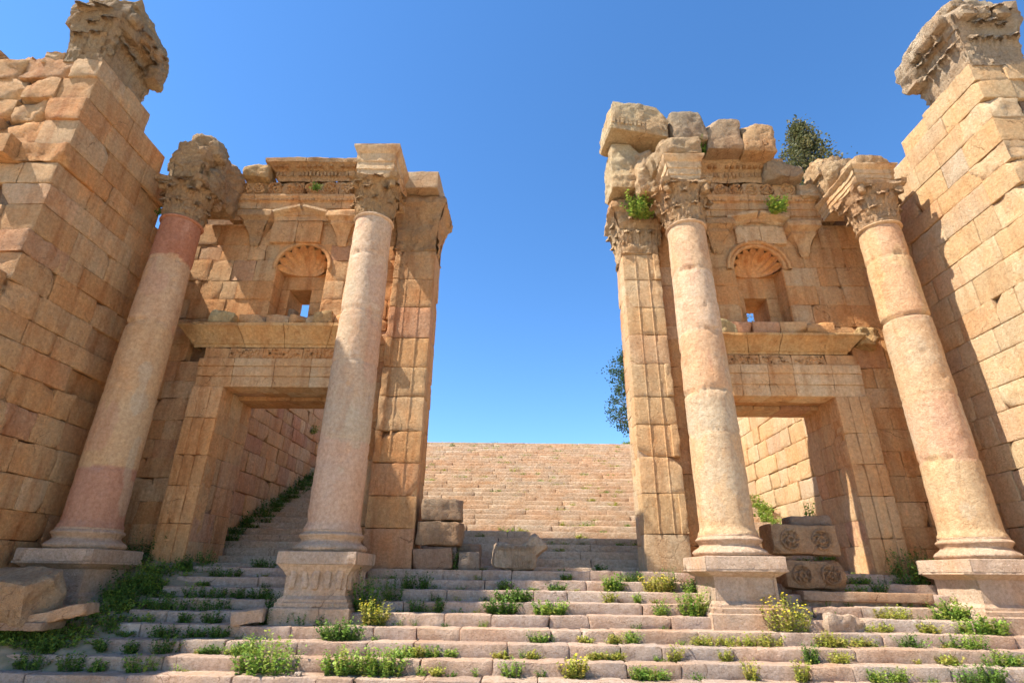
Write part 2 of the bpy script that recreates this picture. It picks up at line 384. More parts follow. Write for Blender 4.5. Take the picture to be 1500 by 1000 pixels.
mb = MB(); rng = random.Random(9)
for i in range(-11, 11):
    for j in range(-13, 6): block(mb, (i * 1.6 + .8 * (j % 2), j * 1.25, -2.35), (i * 1.6 + .8 * (j % 2) + 1.585, j * 1.25 + 1.235, -2.13 + rng.uniform(-.01, .01)), (.6, .5, .38), res=.8, r=.03, amp=.01, faces='FLRTB')
o = mb.build('paved_street', M_PAVE); o['kind'] = 'structure'
rng = random.Random(11)
mb = MB()
for k in range(-4, 9):
    y = STAIR_Y0 + ST_T * k; z = STAIR_Z0 + ST_H * k
    if y < 8.75: x0, x1 = -13, 13
    else:
        x0, x1 = XL + .0, XR - .0
    if k >= 1: x0 = {1: -8.1, 2: -7.5}.get(k, -6.9)
    x = x0; back = y + ST_T + (.35 if k < 8 else 1.4)
    while x < x1 - .02:
        L = rng.choice((rng.uniform(.45, .9), rng.uniform(.8, 1.7))); L = min(L, x1 - x)
        if x1 - x - L < .35: L = x1 - x
        dz = rng.uniform(-.012, .010); dy = rng.uniform(-.018, .022)
        block(mb, (x + rng.uniform(.001, .006), y + dy, z - ST_H - .03), (x + L - rng.uniform(.001, .006), back, z + dz), pick(rng, *PAL_ST, .09), res=.11,
              r=rng.uniform(.018, .036), amp=rng.uniform(.012, .03), freq=rng.uniform(4, 9), faces='FLRT', chips=(rng.random() < .4) + (rng.random() < .2), rng=rng, cut=rng.uniform(.15, .4))
        x += L
    sbox(mb, (x0, y + .06, z - ST_H - .2), (x1, back, z - .035), (.16, .12, .08))
st = mb.build('steps', M_STEP); st['kind'] = 'structure'
mb = MB()
for k in range(-1, KTOP + 1):
    y = 13.5 if k < 0 else far_y(k); z = .19 if k < 0 else far_z(k); x = XL + 1.8 if k < 0 else -7.85; x1 = 7.85
    x0 = x
    while x < x1 - .02:
        L = rng.uniform(.9, 2.6); L = min(L, x1 - x)
        if x1 - x - L < .4: L = x1 - x
        c = pick(rng, ((.72, .56, .39), (.68, .54, .39), (.74, .61, .45), (.70, .53, .37)), (4, 3, 3, 1), .04)
        block(mb, (x + .0015, y + rng.uniform(-.012, .014), z - ST_H - .03), (x + L - .0015, y + ST_T + .3, z + rng.uniform(-.008, .006)), c, res=.2 if k < 8 else .35,
              r=rng.uniform(.026, .045), amp=.010, freq=5, faces='FLRT', chips=(k < 6 and rng.random() < .3), rng=rng, cut=.3)
        x += L
    sbox(mb, (x0, y + .05, z - ST_H - .25), (x1, y + ST_T + .3, z - .03), (.16, .12, .08))
st = mb.build('upper_steps', M_STEP); st['kind'] = 'structure'
# earth bank beside the left foot of the steps
mb = MB(); xs = np.linspace(-13, -6.4, 34); ys = np.linspace(8.6, 12.6, 24)
def bank_z(x, y):
    k = (y - STAIR_Y0) / ST_T; zs = STAIR_Z0 + ST_H * k
    t = min(1, max(0, (-6.6 - x) / 1.6)); e = min(1, max(0, (y - 8.8) / .7))
    return zs - .12 + .22 * t * e - .25 * (1 - e)
G = np.array([[(x, y, bank_z(x, y)) for x in xs] for y in ys]); mb.grid(G, col=(.3, .2, .1), D=np.broadcast_to(np.array((0, 0, 1.)), G.shape), amp=.10, freq=2, flip=True)
g = mb.build('earth_bank', M_SOIL); g['kind'] = 'structure'

# ------------------------------------------------------------------ columns
def column(X, cz0, cz1, label, drums, seed, capcol, wear=.04, carved=False, YC=11.2):
    rng = random.Random(seed)
    t = thing('column', label, 'column', (X, YC, -.83), 'columns standing before the gateway')
    # pedestal: plinth, foot moulding, die, cap
    h = .55; mb = MB(); P = rect(X - h, YC - h, X + h, YC + h); c = np.array((.72, .55, .40))
    mould(mb, rect(X - .70, YC - .70, X + .70, YC + .70), [(0, -.95), (.0, -.58), (-.03, -.56)], True, col=c * 1.0, amp=.035, captop=True, rng=rng)
    mould(mb, P, [(.10, -.565), (.10, -.49), (.07, -.47), (.07, -.43), (.03, -.40), (.0, -.37), (0, -.34)] + ([(.0, .02), (.05, .04), (.12, .09), (.17, .11), (.17, .145)] if not carved else [(0, -.05), (.05, .03), (.11, .1), (.15, .145)]), True, col=c, amp=.02, freq=6, rng=rng)
    if carved:
        for side in range(2):
            for i in range(5):
                u = -.42 + i * .21
                rock(mb, (X + u, YC - h + .0, -.1) if side == 0 else (X + h, YC + u, -.1), (.12, .12, .34) if side == 0 else (.12, .12, .34), c * rng.uniform(.9, 1.1), rng, amp=.05, freq=6, res=.06, r=.05, chips=1)
    mb.build('die', M_STEP, t)
    mb = MB(); mould(mb, rect(X - .71, YC - .71, X + .71, YC + .71), [(-.10, .145), (0, .15), (.0, .355), (-.02, .365)], True, col=c * 1.02, amp=.03, freq=4, captop=True, rng=rng, res=.1)
    mb.build('pedestal_cap', M_STEP, t)
    # attic base
    mb = MB()
    lathe(mb, (X, YC), [(.62, .35)] + arc(.62, .36, .62, .50, .055) + [(.60, .51)] + arc(.59, .52, .57, .60, -.025) + [(.58, .61)] + arc(.58, .62, .56, .71, .04) + [(.555, .715), (.555, .745), (.53, .76)], 72, col=(.70, .52, .36), amp=.03, freq=5, res=.05)
    mb.build('base', M_STEP, t)
    # shaft of stacked drums with a slight taper
    mb = MB(); zs = [.75] + drums[0] + [cz0 - .04]
    def rad(z): u = (z - .75) / (cz0 - .75); return .512 - .075 * u ** 1.6
    pr = [(.55, .75), (.545, .80), (.52, .84)]; z = .90
    while z < cz0 - .05: pr.append((rad(z), z)); z += .055
    pr.append((rad(cz0), cz0 - .04)); pr = np.array(pr); n_ = 90; an = np.linspace(0, 2 * math.pi, n_ + 1)
    r_ = np.broadcast_to(pr[:, 0], (n_ + 1, len(pr))).copy(); zz = np.broadcast_to(pr[:, 1], r_.shape).copy(); A_ = np.broadcast_to(an[:, None], r_.shape)
    zz[:, 3:-1] += 0
    PP = np.stack([X + np.cos(A_) * .5, YC + np.sin(A_) * .5, zz], -1).reshape(-1, 3)
    wob = (vn(PP * np.array((2.2, 2.2, .8)), seed) * .16 + vn(PP * 6, seed) * .05).reshape(r_.shape)
    cols = np.empty(r_.shape + (3,)); jz = np.array(zs)
    idx = np.clip(np.searchsorted(jz[1:-1], zz + wob * .9), 0, len(drums[1]) - 1); cols[:] = np.array(drums[1])[idx]
    pat = fbm(PP * np.array((1.3, 1.3, .7)), 3, seed + 5).reshape(r_.shape)
    cols = np.where((pat > .28)[..., None], cols * .45 + np.array((.60, .51, .36)) * .55, cols); cols = np.where((pat < -.30)[..., None], cols * .6 + np.array((.62, .36, .24)) * .4, cols)
    chip = fbm(PP * 3.1, 3, seed + 8).reshape(r_.shape)
    for j in jz[1:-1]:
        d = np.abs(zz - j - wob * .04); wide = seed == 4 and abs(j - 5.35) < .01
        if wide: r_ -= np.where(d < .045 + .02 * chip, .06, 0)
        r_ -= np.where(d < .03, .016, 0) + np.where((d < .14) & (chip > .22), .035 * (1 - d / .14), 0)
    r_ -= np.clip(chip - .42, 0, 1) * .12
    G = np.stack([X + np.cos(A_) * r_, YC + np.sin(A_) * r_, zz], -1); D = np.stack([np.cos(A_), np.sin(A_), 0 * A_], -1)
    mb.grid(G, D=D, col=cols.reshape(-1, 3), amp=.014, freq=3.2)
    for _ in range(0): pass
    lathe(mb, (X, YC), [(rad(cz0) + .01, cz0 - .05)] + arc(rad(cz0) + .02, cz0 - .045, rad(cz0) + .02, cz0 + .02, .03) + [(rad(cz0) - .05, cz0 + .03)], 64, col=drums[1][-1], amp=.012)
    mb.build('shaft', M_SHAFT, t)
    # corinthian capital, badly worn
    mb = MB(); H = cz1 - cz0; rb = rad(cz0) * .96; cc = np.array(capcol)
    lathe(mb, (X, YC), [(rb, cz0), (rb * 1.02, cz0 + H * .3), (rb * 1.1, cz0 + H * .6), (rb * 1.32, cz0 + H * .84), (rb * 1.42, cz0 + H * .88)], 56, col=cc, amp=wear * 1.6, freq=4, res=.06)
    for row, (n, z0, hh, cu, off) in enumerate(((8, .02, .40, .13, 0), (8, .12, .62, .20, .5), (8, .45, .42, .26, 0))):
        for i in range(n):
            if rng.random() < .10: continue
            a = (i + off) * 2 * math.pi / n + .2; o_ = (math.cos(a), math.sin(a), 0); s_ = (-math.sin(a), math.cos(a), 0)
            rr = rb * (1.0, 1.02, 1.12)[row]
            leaf(mb, (X + o_[0] * rr, YC + o_[1] * rr, cz0 + H * z0), o_, s_, H * hh * rng.uniform(.85, 1.05), .36 * rb / .43, cu * rng.uniform(.6, 1.1), cc * rng.uniform(.9, 1.1), rng, amp=wear)
    for k in range(4):           # corner volutes and concave abacus
        a = math.pi / 4 + k * math.pi / 2; R_ = rb * 1.62
        rock(mb, (X + math.cos(a) * R_ * .9, YC + math.sin(a) * R_ * .9, cz0 + H * .80), (.24, .15, .24), cc, rng, amp=.05, freq=6, rot=(0, 0, a), r=.08, res=.05, chips=1)
    hw = rb * 1.38; pts = []
    for k in range(4):
        a0 = -3 * math.pi / 4 + k * math.pi / 2; p = Vector((math.cos(a0), math.sin(a0))) * hw * 1.414; q = Vector((math.cos(a0 + math.pi / 2), math.sin(a0 + math.pi / 2))) * hw * 1.414
        for i in range(6):
            u = i / 6; m = p.lerp(q, u); m -= m.normalized() * math.sin(math.pi * u) * .11; pts.append((X + m.x, YC + m.y))
    mould(mb, pts, [(-.10, cz1 - .22), (-.05, cz1 - .14), (0, cz1 - .12), (.02, cz1)], True, col=cc, amp=wear * 1.5, freq=4, res=.07, captop=True)
    mb.build('capital', M_RUIN, t)
    return t
CA = (.66, .46, .26); CB = (.62, .46, .29); CP = (.52, .25, .15); CW = (.72, .55, .38)
column(-8.45, 7.92, 9.0, 'leftmost column with red upper drum, in front of the tall left wall', ([1.9, 3.5, 5.1, 6.75], [(.56, .32, .21), CA, (.66, .45, .25), (.66, .45, .27), CP]), 1, (.58, .40, .22), .08)
column(-3.65, 7.98, 9.08, 'second column from left with carved worn pedestal and white sunlit shaft, left of the central opening', ([2.5, 4.2, 5.4, 6.9], [(.66, .47, .33), (.60, .47, .33), (.66, .48, .32), CW, CW]), 2, (.64, .43, .22), .05, True)
column(4.04, 7.80, 8.95, 'column just right of the central opening, on a plain moulded pedestal beside two carved blocks', ([2.7, 3.6, 4.95, 6.5], [(.68, .49, .29), (.62, .49, .33), (.68, .47, .29), CW, (.70, .50, .31)]), 3, (.68, .47, .26), .05)
column(8.71, 7.78, 8.92, 'rightmost column, with an open cracked joint two thirds up its shaft, near the sunlit right wall', ([2.2, 3.55, 5.35, 6.9], [(.66, .48, .28), (.66, .45, .29), (.64, .47, .29), (.70, .49, .27), (.70, .48, .27)]), 4, (.72, .50, .29), .05)

# ------------------------------------------------------------------ the tall side walls
def side_wall(X, sgn, label, top_prof, seed, caplabel, pal, front_x, rough):
    rng = random.Random(seed); Y0 = 8.6 if sgn < 0 else 8.75
    t = thing('ruined_wall', label, 'wall', (X, Y0, -.9), 'tall walls flanking the gateway')
    zs = courses(-1.75, 10.55, rng, .44, .66)
    mb = MB()
    # inner face: runs from the front corner back to the gateway; frame x = along +Y, N = towards the stairs
    M = frame((X, Y0, 0), (0, 1, 0), (-sgn, 0, 0))
    dep = .75
    # front face first in odd courses: quoins alternate
    ashlar(mb, M, 0, 13.0 - Y0, zs, rng, pal, top=top_prof, depth=dep, jit=.014, quoin=dep - .02, faces='FLRTD', wmin=.65, wmax=1.3, rough=rough, deep=.05, r=.02)
    # front face: frame x = away from the corner
    U = (sgn, 0, 0); M2 = frame((X, Y0, 0), U, (0, -1, 0))
    m3 = MB()
    for ci, (a, b) in enumerate(zip(zs[:-1], zs[1:])):
        u = dep if ci % 2 == 0 else 0.0; u += .004
        while u < front_x:
            L = rng.uniform(.5, 1.15); v = min(u + L, front_x)
            j = rng.uniform(-.05, .03)
            if sgn < 0 and u > .9 and 1.5 < a < 8.8 and rng.random() < .4: j -= rng.uniform(.1, .45)
            lim = 10.6 + rng.uniform(-.1, .15)
            if (a + b) / 2 < lim:
                block(mb, (u + .006, j, a + .006), (v - .006, dep + .2, b - .006), pick(rng, *pal), res=.12, r=rng.uniform(.012, .035), amp=rng.uniform(.025, .07), freq=rng.uniform(2.5, 5), M=M2, faces='FLRTD',
                      chips=1 + (rng.random() < .5), rng=rng, cut=rng.uniform(.15, .45))
                sbox(mb, (u + .1, .1 + max(j, 0), a + .004), (v - .05, dep + .1, b - .02), MORT, M2)
            u = v
    if sgn < 0:      # unseen low stub added out of view to cast shade over the steps
        ashlar(mb, frame((X - .1, 7.75, 0), (0, 1, 0), (1, 0, 0)), 0, .85, courses(-1.9, 5.0, rng, .5, .6), rng, pal, depth=1.6, wmin=.5, wmax=.9, rough=.4)
    # core behind
    for (a, b, q) in ((0, 2.4, 10.3), (2.4, 3.2, 8.0), (3.2, 4.0, 7.4)):
        sbox(mb, (X + sgn * .6, Y0 + .6 + a, -1.7), (X + sgn * 4.5, Y0 + .6 + b - (0 if b < 4 else .1), q), MORT) if sgn > 0 else sbox(mb, (X - 4.5, Y0 + .6 + a, -1.7), (X - .6, Y0 + .6 + b, q), MORT)
    for q in range(9):
        u = .9 + q * .42; rock(mb, (X + sgn * u, Y0 + .45 + rng.uniform(-.1, .3), 10.6 + rng.uniform(-.05, .22)), (rng.uniform(.35, .7), .7, rng.uniform(.25, .5)), pick(rng, *pal), rng, amp=.1, freq=3, rot=(0, rng.uniform(-.15, .15), rng.uniform(-.3, .3)))
    mb.build('masonry', M_WALL if sgn < 0 else M_SUN, t)
    # the great capital of the pilaster at the wall end
    mb = MB(); z0, z1 = 10.5, 12.35; c = np.array((.58, .42, .24) if sgn < 0 else (.66, .52, .35))
    xa, xb = (X - .95, X - .04) if sgn < 0 else (X + .06, X + 1.25); ya, yb = Y0 - .02, Y0 + 1.25
    H = z1 - z0
    mould(mb, rect(xa + .06, ya + .06, xb - .06, yb), [(.04, z0 - .03), (.07, z0 + H * .3), (.14, z0 + H * .55), (.22, z0 + H * .75)], True, col=c, amp=.07, freq=2.2, res=.06, captop=True)
    inner = xb - .04 if sgn < 0 else xa + .04; cr = lambda: c * rng.uniform(.88, 1.1)
    for row, (zz, hh, cu) in enumerate(((.02, .40, .20), (.12, .52, .30), (.38, .42, .38))):
        n = 4
        for i in range(n):
            if rng.random() < .15: continue
            yy = ya + .2 + (yb - ya - .1) * (i + .5 * (row % 2)) / n
            leaf(mb, (inner, yy, z0 + H * zz), (-sgn, 0, 0), (0, 1, 0), H * hh, .40, cu * rng.uniform(.7, 1.1), cr(), rng, amp=.05)
        nx = 2 if sgn < 0 else 4
        for i in range(nx):
            if rng.random() < .15: continue
            xx = xa + .2 + (xb - xa - .1) * (i + .5 * (row % 2)) / nx
            leaf(mb, (xx, ya + .04, z0 + H * zz), (0, -1, 0), (1, 0, 0), H * hh, .40, cu * rng.uniform(.6, 1.1), cr(), rng, amp=.05)
    mx, my = (xa + xb) / 2, (ya + yb) / 2; k_ = .02 if sgn < 0 else -.10
    rock(mb, (mx - sgn * k_ * .6, my + .1, z0 + H * .78), (xb - xa + .55, yb - ya + .5, H * .46), cr(), rng, amp=.12, freq=2.6, r=.30, res=.045, rot=(.04, -.05 * sgn, 0), cut=.3)
    rock(mb, (mx - sgn * k_, my + .15, z0 + H * .97), (xb - xa + .35, yb - ya + .35, H * .22), cr(), rng, amp=.13, freq=2.6, r=.14, res=.05, rot=(-.12, .06 * sgn, .1), cut=.4)
    rock(mb, (inner - sgn * .22, yb - .05, z0 + H * .55), (.5, .5, H * .5), cr(), rng, amp=.16, freq=2.4, r=.16, res=.05)
    for (yy, zz) in ((ya + .1, .74), (ya + .55, .70), (yb - .3, .72)):
        rock(mb, (inner - sgn * .30, yy, z0 + H * zz), (.28, .34, .3), cr(), rng, amp=.09, freq=5, r=.1, res=.04)
    if sgn > 0:
        for xx in (.1, .45, .85): rock(mb, (xa + xx, ya - .22, z0 + H * .72), (.34, .26, .34), cr(), rng, amp=.09, freq=5, r=.1, res=.04)
    mb.build('capital', M_RUIN, t)
    return t
def topL(u):
    y = 8.8 + u
    return 10.6 if y < 10.75 else (10.05 if y < 11.35 else (9.5 if y < 11.7 else (8.6 if y < 12.1 else 8.0)))
def topR(u):
    y = 8.8 + u
    return 10.6 if y < 11.1 else 10.0
side_wall(XL, -1, 'tall orange wall on the left with jutting rough blocks and a worn capital on its corner', topL, 21, '', PAL_W, 4.5, .12)
side_wall(XR, 1, 'tall sunlit cream wall on the right carrying an acanthus capital with a shadow across its rear', topR, 22, '', PAL_S, 4.5, .1)

# ------------------------------------------------------------------ the gateway walls
ARCH = [(0, 0), (.0, .16), (.03, .17), (.03, .36), (.06, .37), (.06, .58), (.09, .60), (.13, .66), (.17, .72), (.17, .78)]     # architrave
def gateway(S):
    rng = random.Random(S['seed']); x0, x1 = S['x0'], S['x1']; d0, d1, dt = S['door']; n0, n1, nz0, nz1 = S['niche']
    t = thing('gateway_wall', S['label'], 'gateway', ((x0 + x1) / 2, FY, .1), 'twin gateway walls of the propylaeum')
    # wall faces ------------------------------------------------
    mb = MB(); M = frame((0, FY, 0), (1, 0, 0), (0, -1, 0))
    fj0, fj1 = S['frame']; zlt = S['lint']; zc0, zc1 = S['corn']
    hole_door = (fj0, fj1, .0, zlt); hole_cor = (S['cx0'] + .1, S['cx1'] - .1, zlt, zc1); hole_n = (n0, n1, nz0, nz1 + .02)
    zs = courses(.09, S['ztop'], rng, .42, .58, (zlt, zc1, nz0, nz1, (nz0 + nz1) / 2, 8.9))
    ashlar(mb, M, x0, x1, zs, rng, PAL_W, top=S.get('top'), holes=(hole_door, hole_cor, hole_n), depth=.5, jit=.012, rough=.22, wmin=.5, wmax=1.05, chips=.35)
    # rear face and solid core
    L_ = S['pn'] > 0; pa, pb = (x0, x1 - .3) if L_ else (x0 + .3, x1)
    for a, b, z0, z1, yb in ((pa, d0, .0, zlt, 14.07 if L_ else 13.32), (d1, pb, .0, zlt, 13.32 if L_ else 14.07), (pa, n0 - .0, zlt, 9.3, 14.07 if L_ else 13.32), (n1, pb, zlt, 9.3, 13.32 if L_ else 14.07), (n0, n1, zlt, nz0 - .02, 14.0), (n0, n1, nz1 + .05, 9.3, 14.0)):
        if b - a > .1: block(mb, (a + .02, FY + .2, z0), (b - .02, yb - .02, z1 - .001), (.36, .25, .15), res=.5, r=.02, amp=.02, faces='BLRTFD')
    Mb = frame((0, 14.07, 0), (-1, 0, 0), (0, 1, 0))
    # door passage reveals and soffit
    for X_, nx, ua in ((d0, 1, 0), (d1, -1, 0)):
        Mr = frame((X_, FY - .12, 0), (0, 1, 0), (nx, 0, 0))
        ashlar(mb, Mr, 0.03, 14.07 - FY + .12, courses(.09, dt + .02, rng, .5, .7), rng, PAL_W, depth=.3, wmin=.5, wmax=.9, chips=.3)
    Mc = frame((0, 0, 0), (1, 0, 0), (0, -1, 0))
    u = d0 - .2
    while u < d1 + .15:
        v = min(u + rng.uniform(.6, 1.0), d1 + .2)
        block(mb, (u, FY + .28, dt + .0 + rng.uniform(0, .02)), (v - .008, 13.3, dt + .5), pick(rng, *PAL_W) * .9, r=.02, faces='FDLRB'); block(mb, (u, 13.31, dt - .08), (v - .008, 14.06, dt + .5), pick(rng, *PAL_W) * .9, r=.02, faces='FDLRB'); u = v
    # pier reveal towards the central opening
    px, pn = S['pier_in'], S['pn']
    Mr = frame((px, FY - .17, 0), (0, 1, 0), (pn, 0, 0))
    ashlar(mb, Mr, 0.02, 13.35 - FY + .17, courses(.09, S['ptop'], rng, .5, .7), rng, PAL_W if pn > 0 else PAL_S, depth=.35, wmin=.5, wmax=.95, chips=.4, jit=.01)
    mb.build('masonry', M_WALL, t)
    # door frame ---------------------------------------------------
    mb = MB(); fy = FY - .2; W = fj1 - d1 if False else abs(fj0 - d0)
    fas = [(0, .27, .0), (.27, .52, -.03), (.52, .72, -.06)]   # three stepped fascias, outermost proud
    for side in (0, 1):
        zz = courses(.09, dt, rng, .62, .95)
        for a, b in zip(zz[:-1], zz[1:]):
            cc = pick(rng, (TAN, ORG, CRM), (3, 2, 3), .08)
            for f0, f1, dy in fas:
                f1 = min(f1, W)
                xa, xb = (d0 - f1, d0 - f0) if side == 0 else (d1 + f0, d1 + f1)
                block(mb, (xa, fy + .05 + dy, a + .004), (xb, FY + .3, b - .004), cc, res=.13, r=.012, amp=.016, faces='FLRTD', chips=rng.random() < .25, rng=rng)
    u = d0 - W; brk = [u]
    while brk[-1] < d1 + W - .9: brk.append(brk[-1] + rng.uniform(.6, 1.05))
    brk.append(d1 + W)
    h0 = zlt - dt
    for a, b in zip(brk[:-1], brk[1:]):
        cc = pick(rng, (TAN, CRM, ORG), (3, 4, 1), .07)
        for f0, f1, dy in fas:
            block(mb, (a + .004, fy + .05 + dy, dt + f0 / .72 * h0 + (.004 if f0 == 0 else 0)), (b - .004, FY + .4, dt + f1 / .72 * h0), cc, res=.13, r=.012, amp=.012, faces='FLRTD', rng=rng)
    mb.build('door_frame', M_TRIM, t)
    # frieze band and the projecting cornice on top -----------------
    mb = MB(); a = d0 - W + .05
    while a < d1 + W - .1:
        b = min(a + rng.uniform(.55, 1.0), d1 + W)
        cc = pick(rng, (TAN, CRM, ORG), (3, 2, 2), .08)
        block(mb, (a + .004, fy + .06, zlt + .006), (b - .004, FY + .4, zc0 - .004), cc, res=.1, r=.02, amp=.012, faces='FLRTD', chips=1, rng=rng)
        if (a + b) / 2 > d0 + .3 and (a + b) / 2 < d1 - .2:
            for q in range(40):
                xx = rng.uniform(a + .04, b - .08); zz = rng.uniform(zlt + .03, zc0 - .07)
                sbox(mb, (xx, fy + .03, zz), (xx + rng.uniform(.03, .07), fy + .1, zz + rng.uniform(.02, .05)), cc * rng.uniform(.8, 1.1))
        a = b
    mb.build('frieze', M_TRIM, t)
    mb = MB(); hc = zc1 - zc0; c0, c1 = S['cx0'], S['cx1']
    mould(mb, [(c0 + .35, FY + .3), (c0 + .35, fy + .05), (c1 - .35, fy + .05), (c1 - .35, FY + .3)], [(0, zc0), (.02, zc0 + hc * .12), (.06, zc0 + hc * .16), (.10, zc0 + hc * .3), (.24, zc0 + hc * .62), (.33, zc0 + hc * .8), (.35, zc0 + hc * .82), (.35, zc1 - .02), (.30, zc1), (-.5, zc1)], col=(.70, .48, .23), amp=.03, freq=4, res=.09, rng=rng, seglen=1.0, caps=True)
    mb.build('cornice', M_TRIM, t)
    # ledge course and blocks standing on the cornice ---------------
    # niche -----------------------------------------------------------


    nc = (n0 + n1) / 2; nr = (n1 - n0) / 2; zs_ = nz1 - nr * 1.0
    class PW:                                   # parts use world coordinates relative to the gateway's base
        location = t.location
    def part(mb_, name, mat):
        o = mb_.build(name, mat, t); return o
    mb = MB(); yb = FY + .52; wx0, wx1, wz0, wz1 = S['win']
    cN = np.array(ORG) * 1.05
    # back wall of the niche round the window
    for (a, b, z0, z1) in ((n0 - .03, wx0, nz0 - .02, wz1), (wx1, n1 + .03, nz0 - .02, wz1), (n0 - .03, n1 + .03, wz1, zs_ + .02)):
        nzc = max(1, round((z1 - z0) / .45)); e = np.linspace(z0, z1, nzc + 1)
        for q, w2 in zip(e[:-1], e[1:]): block(mb, (a + .003, yb, q + .003), (b - .003, 14.05, w2 - .003), cN * rng.uniform(.9, 1.08), res=.2, r=.012, amp=.01, faces='FLRTDB', rng=rng)
    if wz0 > nz0: pass
    block(mb, (n0 - .05, FY + .6, zs_ + .03), (n1 + .05, 14.0, nz1 + .12), cN * .9, res=.4, r=.02)
    # cheeks
    for X_, s in ((n0, 1), (n1, -1)):
        e = np.linspace(nz0 - .02, zs_ + .0, 4)
        for q, w2 in zip(e[:-1], e[1:]):
            xa, xb = (X_ - .3, X_ + .025) if s > 0 else (X_ - .025, X_ + .3)
            block(mb, (xa, FY + .012, q + .003), (xb, yb + .1, w2 - .003), cN * rng.uniform(.88, 1.08), res=.2, r=.015, amp=.012, faces='FLR', rng=rng)
    # spandrels of the arch: fill between semicircle and the square hole
    th = np.linspace(0, np.pi, 25); 
    inner = np.stack([nc + nr * np.cos(th), zs_ + nr * np.sin(th)], -1)
    outer = np.stack([np.clip(nc + 1.6 * nr * np.cos(th), n0 - .02, n1 + .02), np.minimum(zs_ + 1.6 * nr * np.sin(th), nz1 + .03)], -1)
    G = np.stack([np.stack([inner[:, 0], np.full(25, FY - .002), inner[:, 1]], -1), np.stack([outer[:, 0], np.full(25, FY - .002), outer[:, 1]], -1)], 1)
    mb.grid(G, col=cN)
    # scallop shell half dome
    na, nb = 145, 20; th = np.linspace(0, np.pi, na); ph = np.linspace(0, np.pi / 2, nb)
    ribs = np.abs(np.sin(th * 8.5))[:, None]
    rad = nr * (1 - .17 * (1 - ribs) * np.sin(ph)[None] ** .5)
    # ph=0 at the hinge (back bottom), pi/2 at the rim
    Gx = nc + rad * np.cos(th)[:, None] * np.sin(ph)[None]; Gz = zs_ + rad * np.sin(th)[:, None] * np.sin(ph)[None]; Gy = FY + .50 * np.cos(ph)[None] * np.ones((na, 1))
    mb.grid(np.stack([Gx, Gy, Gz], -1), col=cN * 1.1, flip=True)
    e = np.linspace(0, np.pi / 2, 14)
    for s in (1, -1):
        A_ = np.stack([nc + s * nr * np.sin(e), FY + .50 * np.cos(e), np.full(14, zs_ + .004)], -1); B_ = np.stack([np.full(14, nc + s * nr * 1.02), FY + .55 * np.cos(e) ** .5, np.full(14, zs_ + .004)], -1); B_[:1, 0] = nc; B_[:1, 1] = FY + .55
        mb.grid(np.stack([A_, B_], 1), col=cN, flip=s > 0)
    mb.add([(nc - nr, FY + .49, zs_ + .006), (nc + nr, FY + .49, zs_ + .006), (nc + nr, FY + .6, zs_ + .006), (nc - nr, FY + .6, zs_ + .006)], Q=[(0, 3, 2, 1)], col=cN)
    # archivolt round the shell
    for (ra, rb2, dy) in ((1.0, 1.16, -.05), (1.16, 1.30, -.10)) if S['arch'] else ((1.0, 1.14, -.04),):
        th = np.linspace(-.06, np.pi + .06, 40); pts = [(ra, 0), (ra, dy), (rb2, dy), (rb2, 0.0)]
        G = np.stack([np.stack([nc + nr * p[0] * np.cos(th), np.full(40, FY + p[1] + (.06 if i in (0, 3) else 0)), zs_ + nr * p[0] * np.sin(th)], -1) for i, p in enumerate(pts)], 1)
        mb.grid(G, col=cN * 1.05, D=np.broadcast_to(np.array((0, -1., 0)), G.shape), amp=.03, freq=6)

    nico = part(mb, 'niche', M_TRIM)
    mb = MB()
    sl = n0 - .55
    while sl < n1 + .5:
        v = sl + rng.uniform(.4, .8)
        block(mb, (sl, FY - .28, zc1 + .005), (v - .01, FY + .5, nz0 - .0), pick(rng, *PAL_W), res=.1, r=.03, amp=.03, faces='FLRTD', chips=2, rng=rng, cut=.4); sl = v
    sill = mb.build('sill', M_TRIM, t)
    # plaque above the shell, brackets, little pediment -----------------
    mb = MB(); p0, p1, pz0, pz1 = S['plaque']
    block(mb, (p0, FY - .10, pz0), ((p0 + p1) / 2 - .004, FY + .1, pz1), CRM if S['arch'] else TAN, res=.1, r=.03, amp=.02, rng=rng, chips=2)
    block(mb, ((p0 + p1) / 2 + .004, FY - .10, pz0), (p1, FY + .1, pz1), ORG if not S['arch'] else CRM, res=.1, r=.03, amp=.02, rng=rng, chips=2)
    mb.build('plaque', M_TRIM, t)
    for bi, bx in enumerate(S['br']):
        mb = MB(); bz0, bz1 = S['brz'][bi]; hw = .36; c = np.array(TAN) * rng.uniform(.95, 1.1); H = bz1 - bz0; yf = FY
        # tapering console: narrow foot widening upwards, moulded top slab
        mould(mb, [(bx - .12, yf + .1), (bx - .12, yf - .06), (bx + .12, yf - .06), (bx + .12, yf + .1)], [(-.03, bz0), (.03, bz0 + H * .12), (.05, bz0 + H * .3), (.12, bz0 + H * .48), (.13, bz0 + H * .5), (.2, bz0 + H * .6), (.2, bz0 + H * .68), (.27, bz0 + H * .74), (.33, bz0 + H * .78), (.33, bz0 + H * .93), (.28, bz1), (-.05, bz1)], col=c, amp=.06, freq=4, res=.05, caps=False)
        sbox(mb, (bx - .10, yf - .05, bz0 + .02), (bx + .10, yf + .05, bz1 - .02), c)
        dentils(mb, bx - .3, bx + .3, yf - .24, bz0 + H * .62, bz0 + H * .70, .04, .03, .03, c, rng)
        mb.build('bracket', M_RUIN if bi == 0 else M_TRIM, t)
    mb = MB(); ax_, az_ = S['apex']; q0, q1, qz = S['ped']; cp = np.array(CRM) * .95
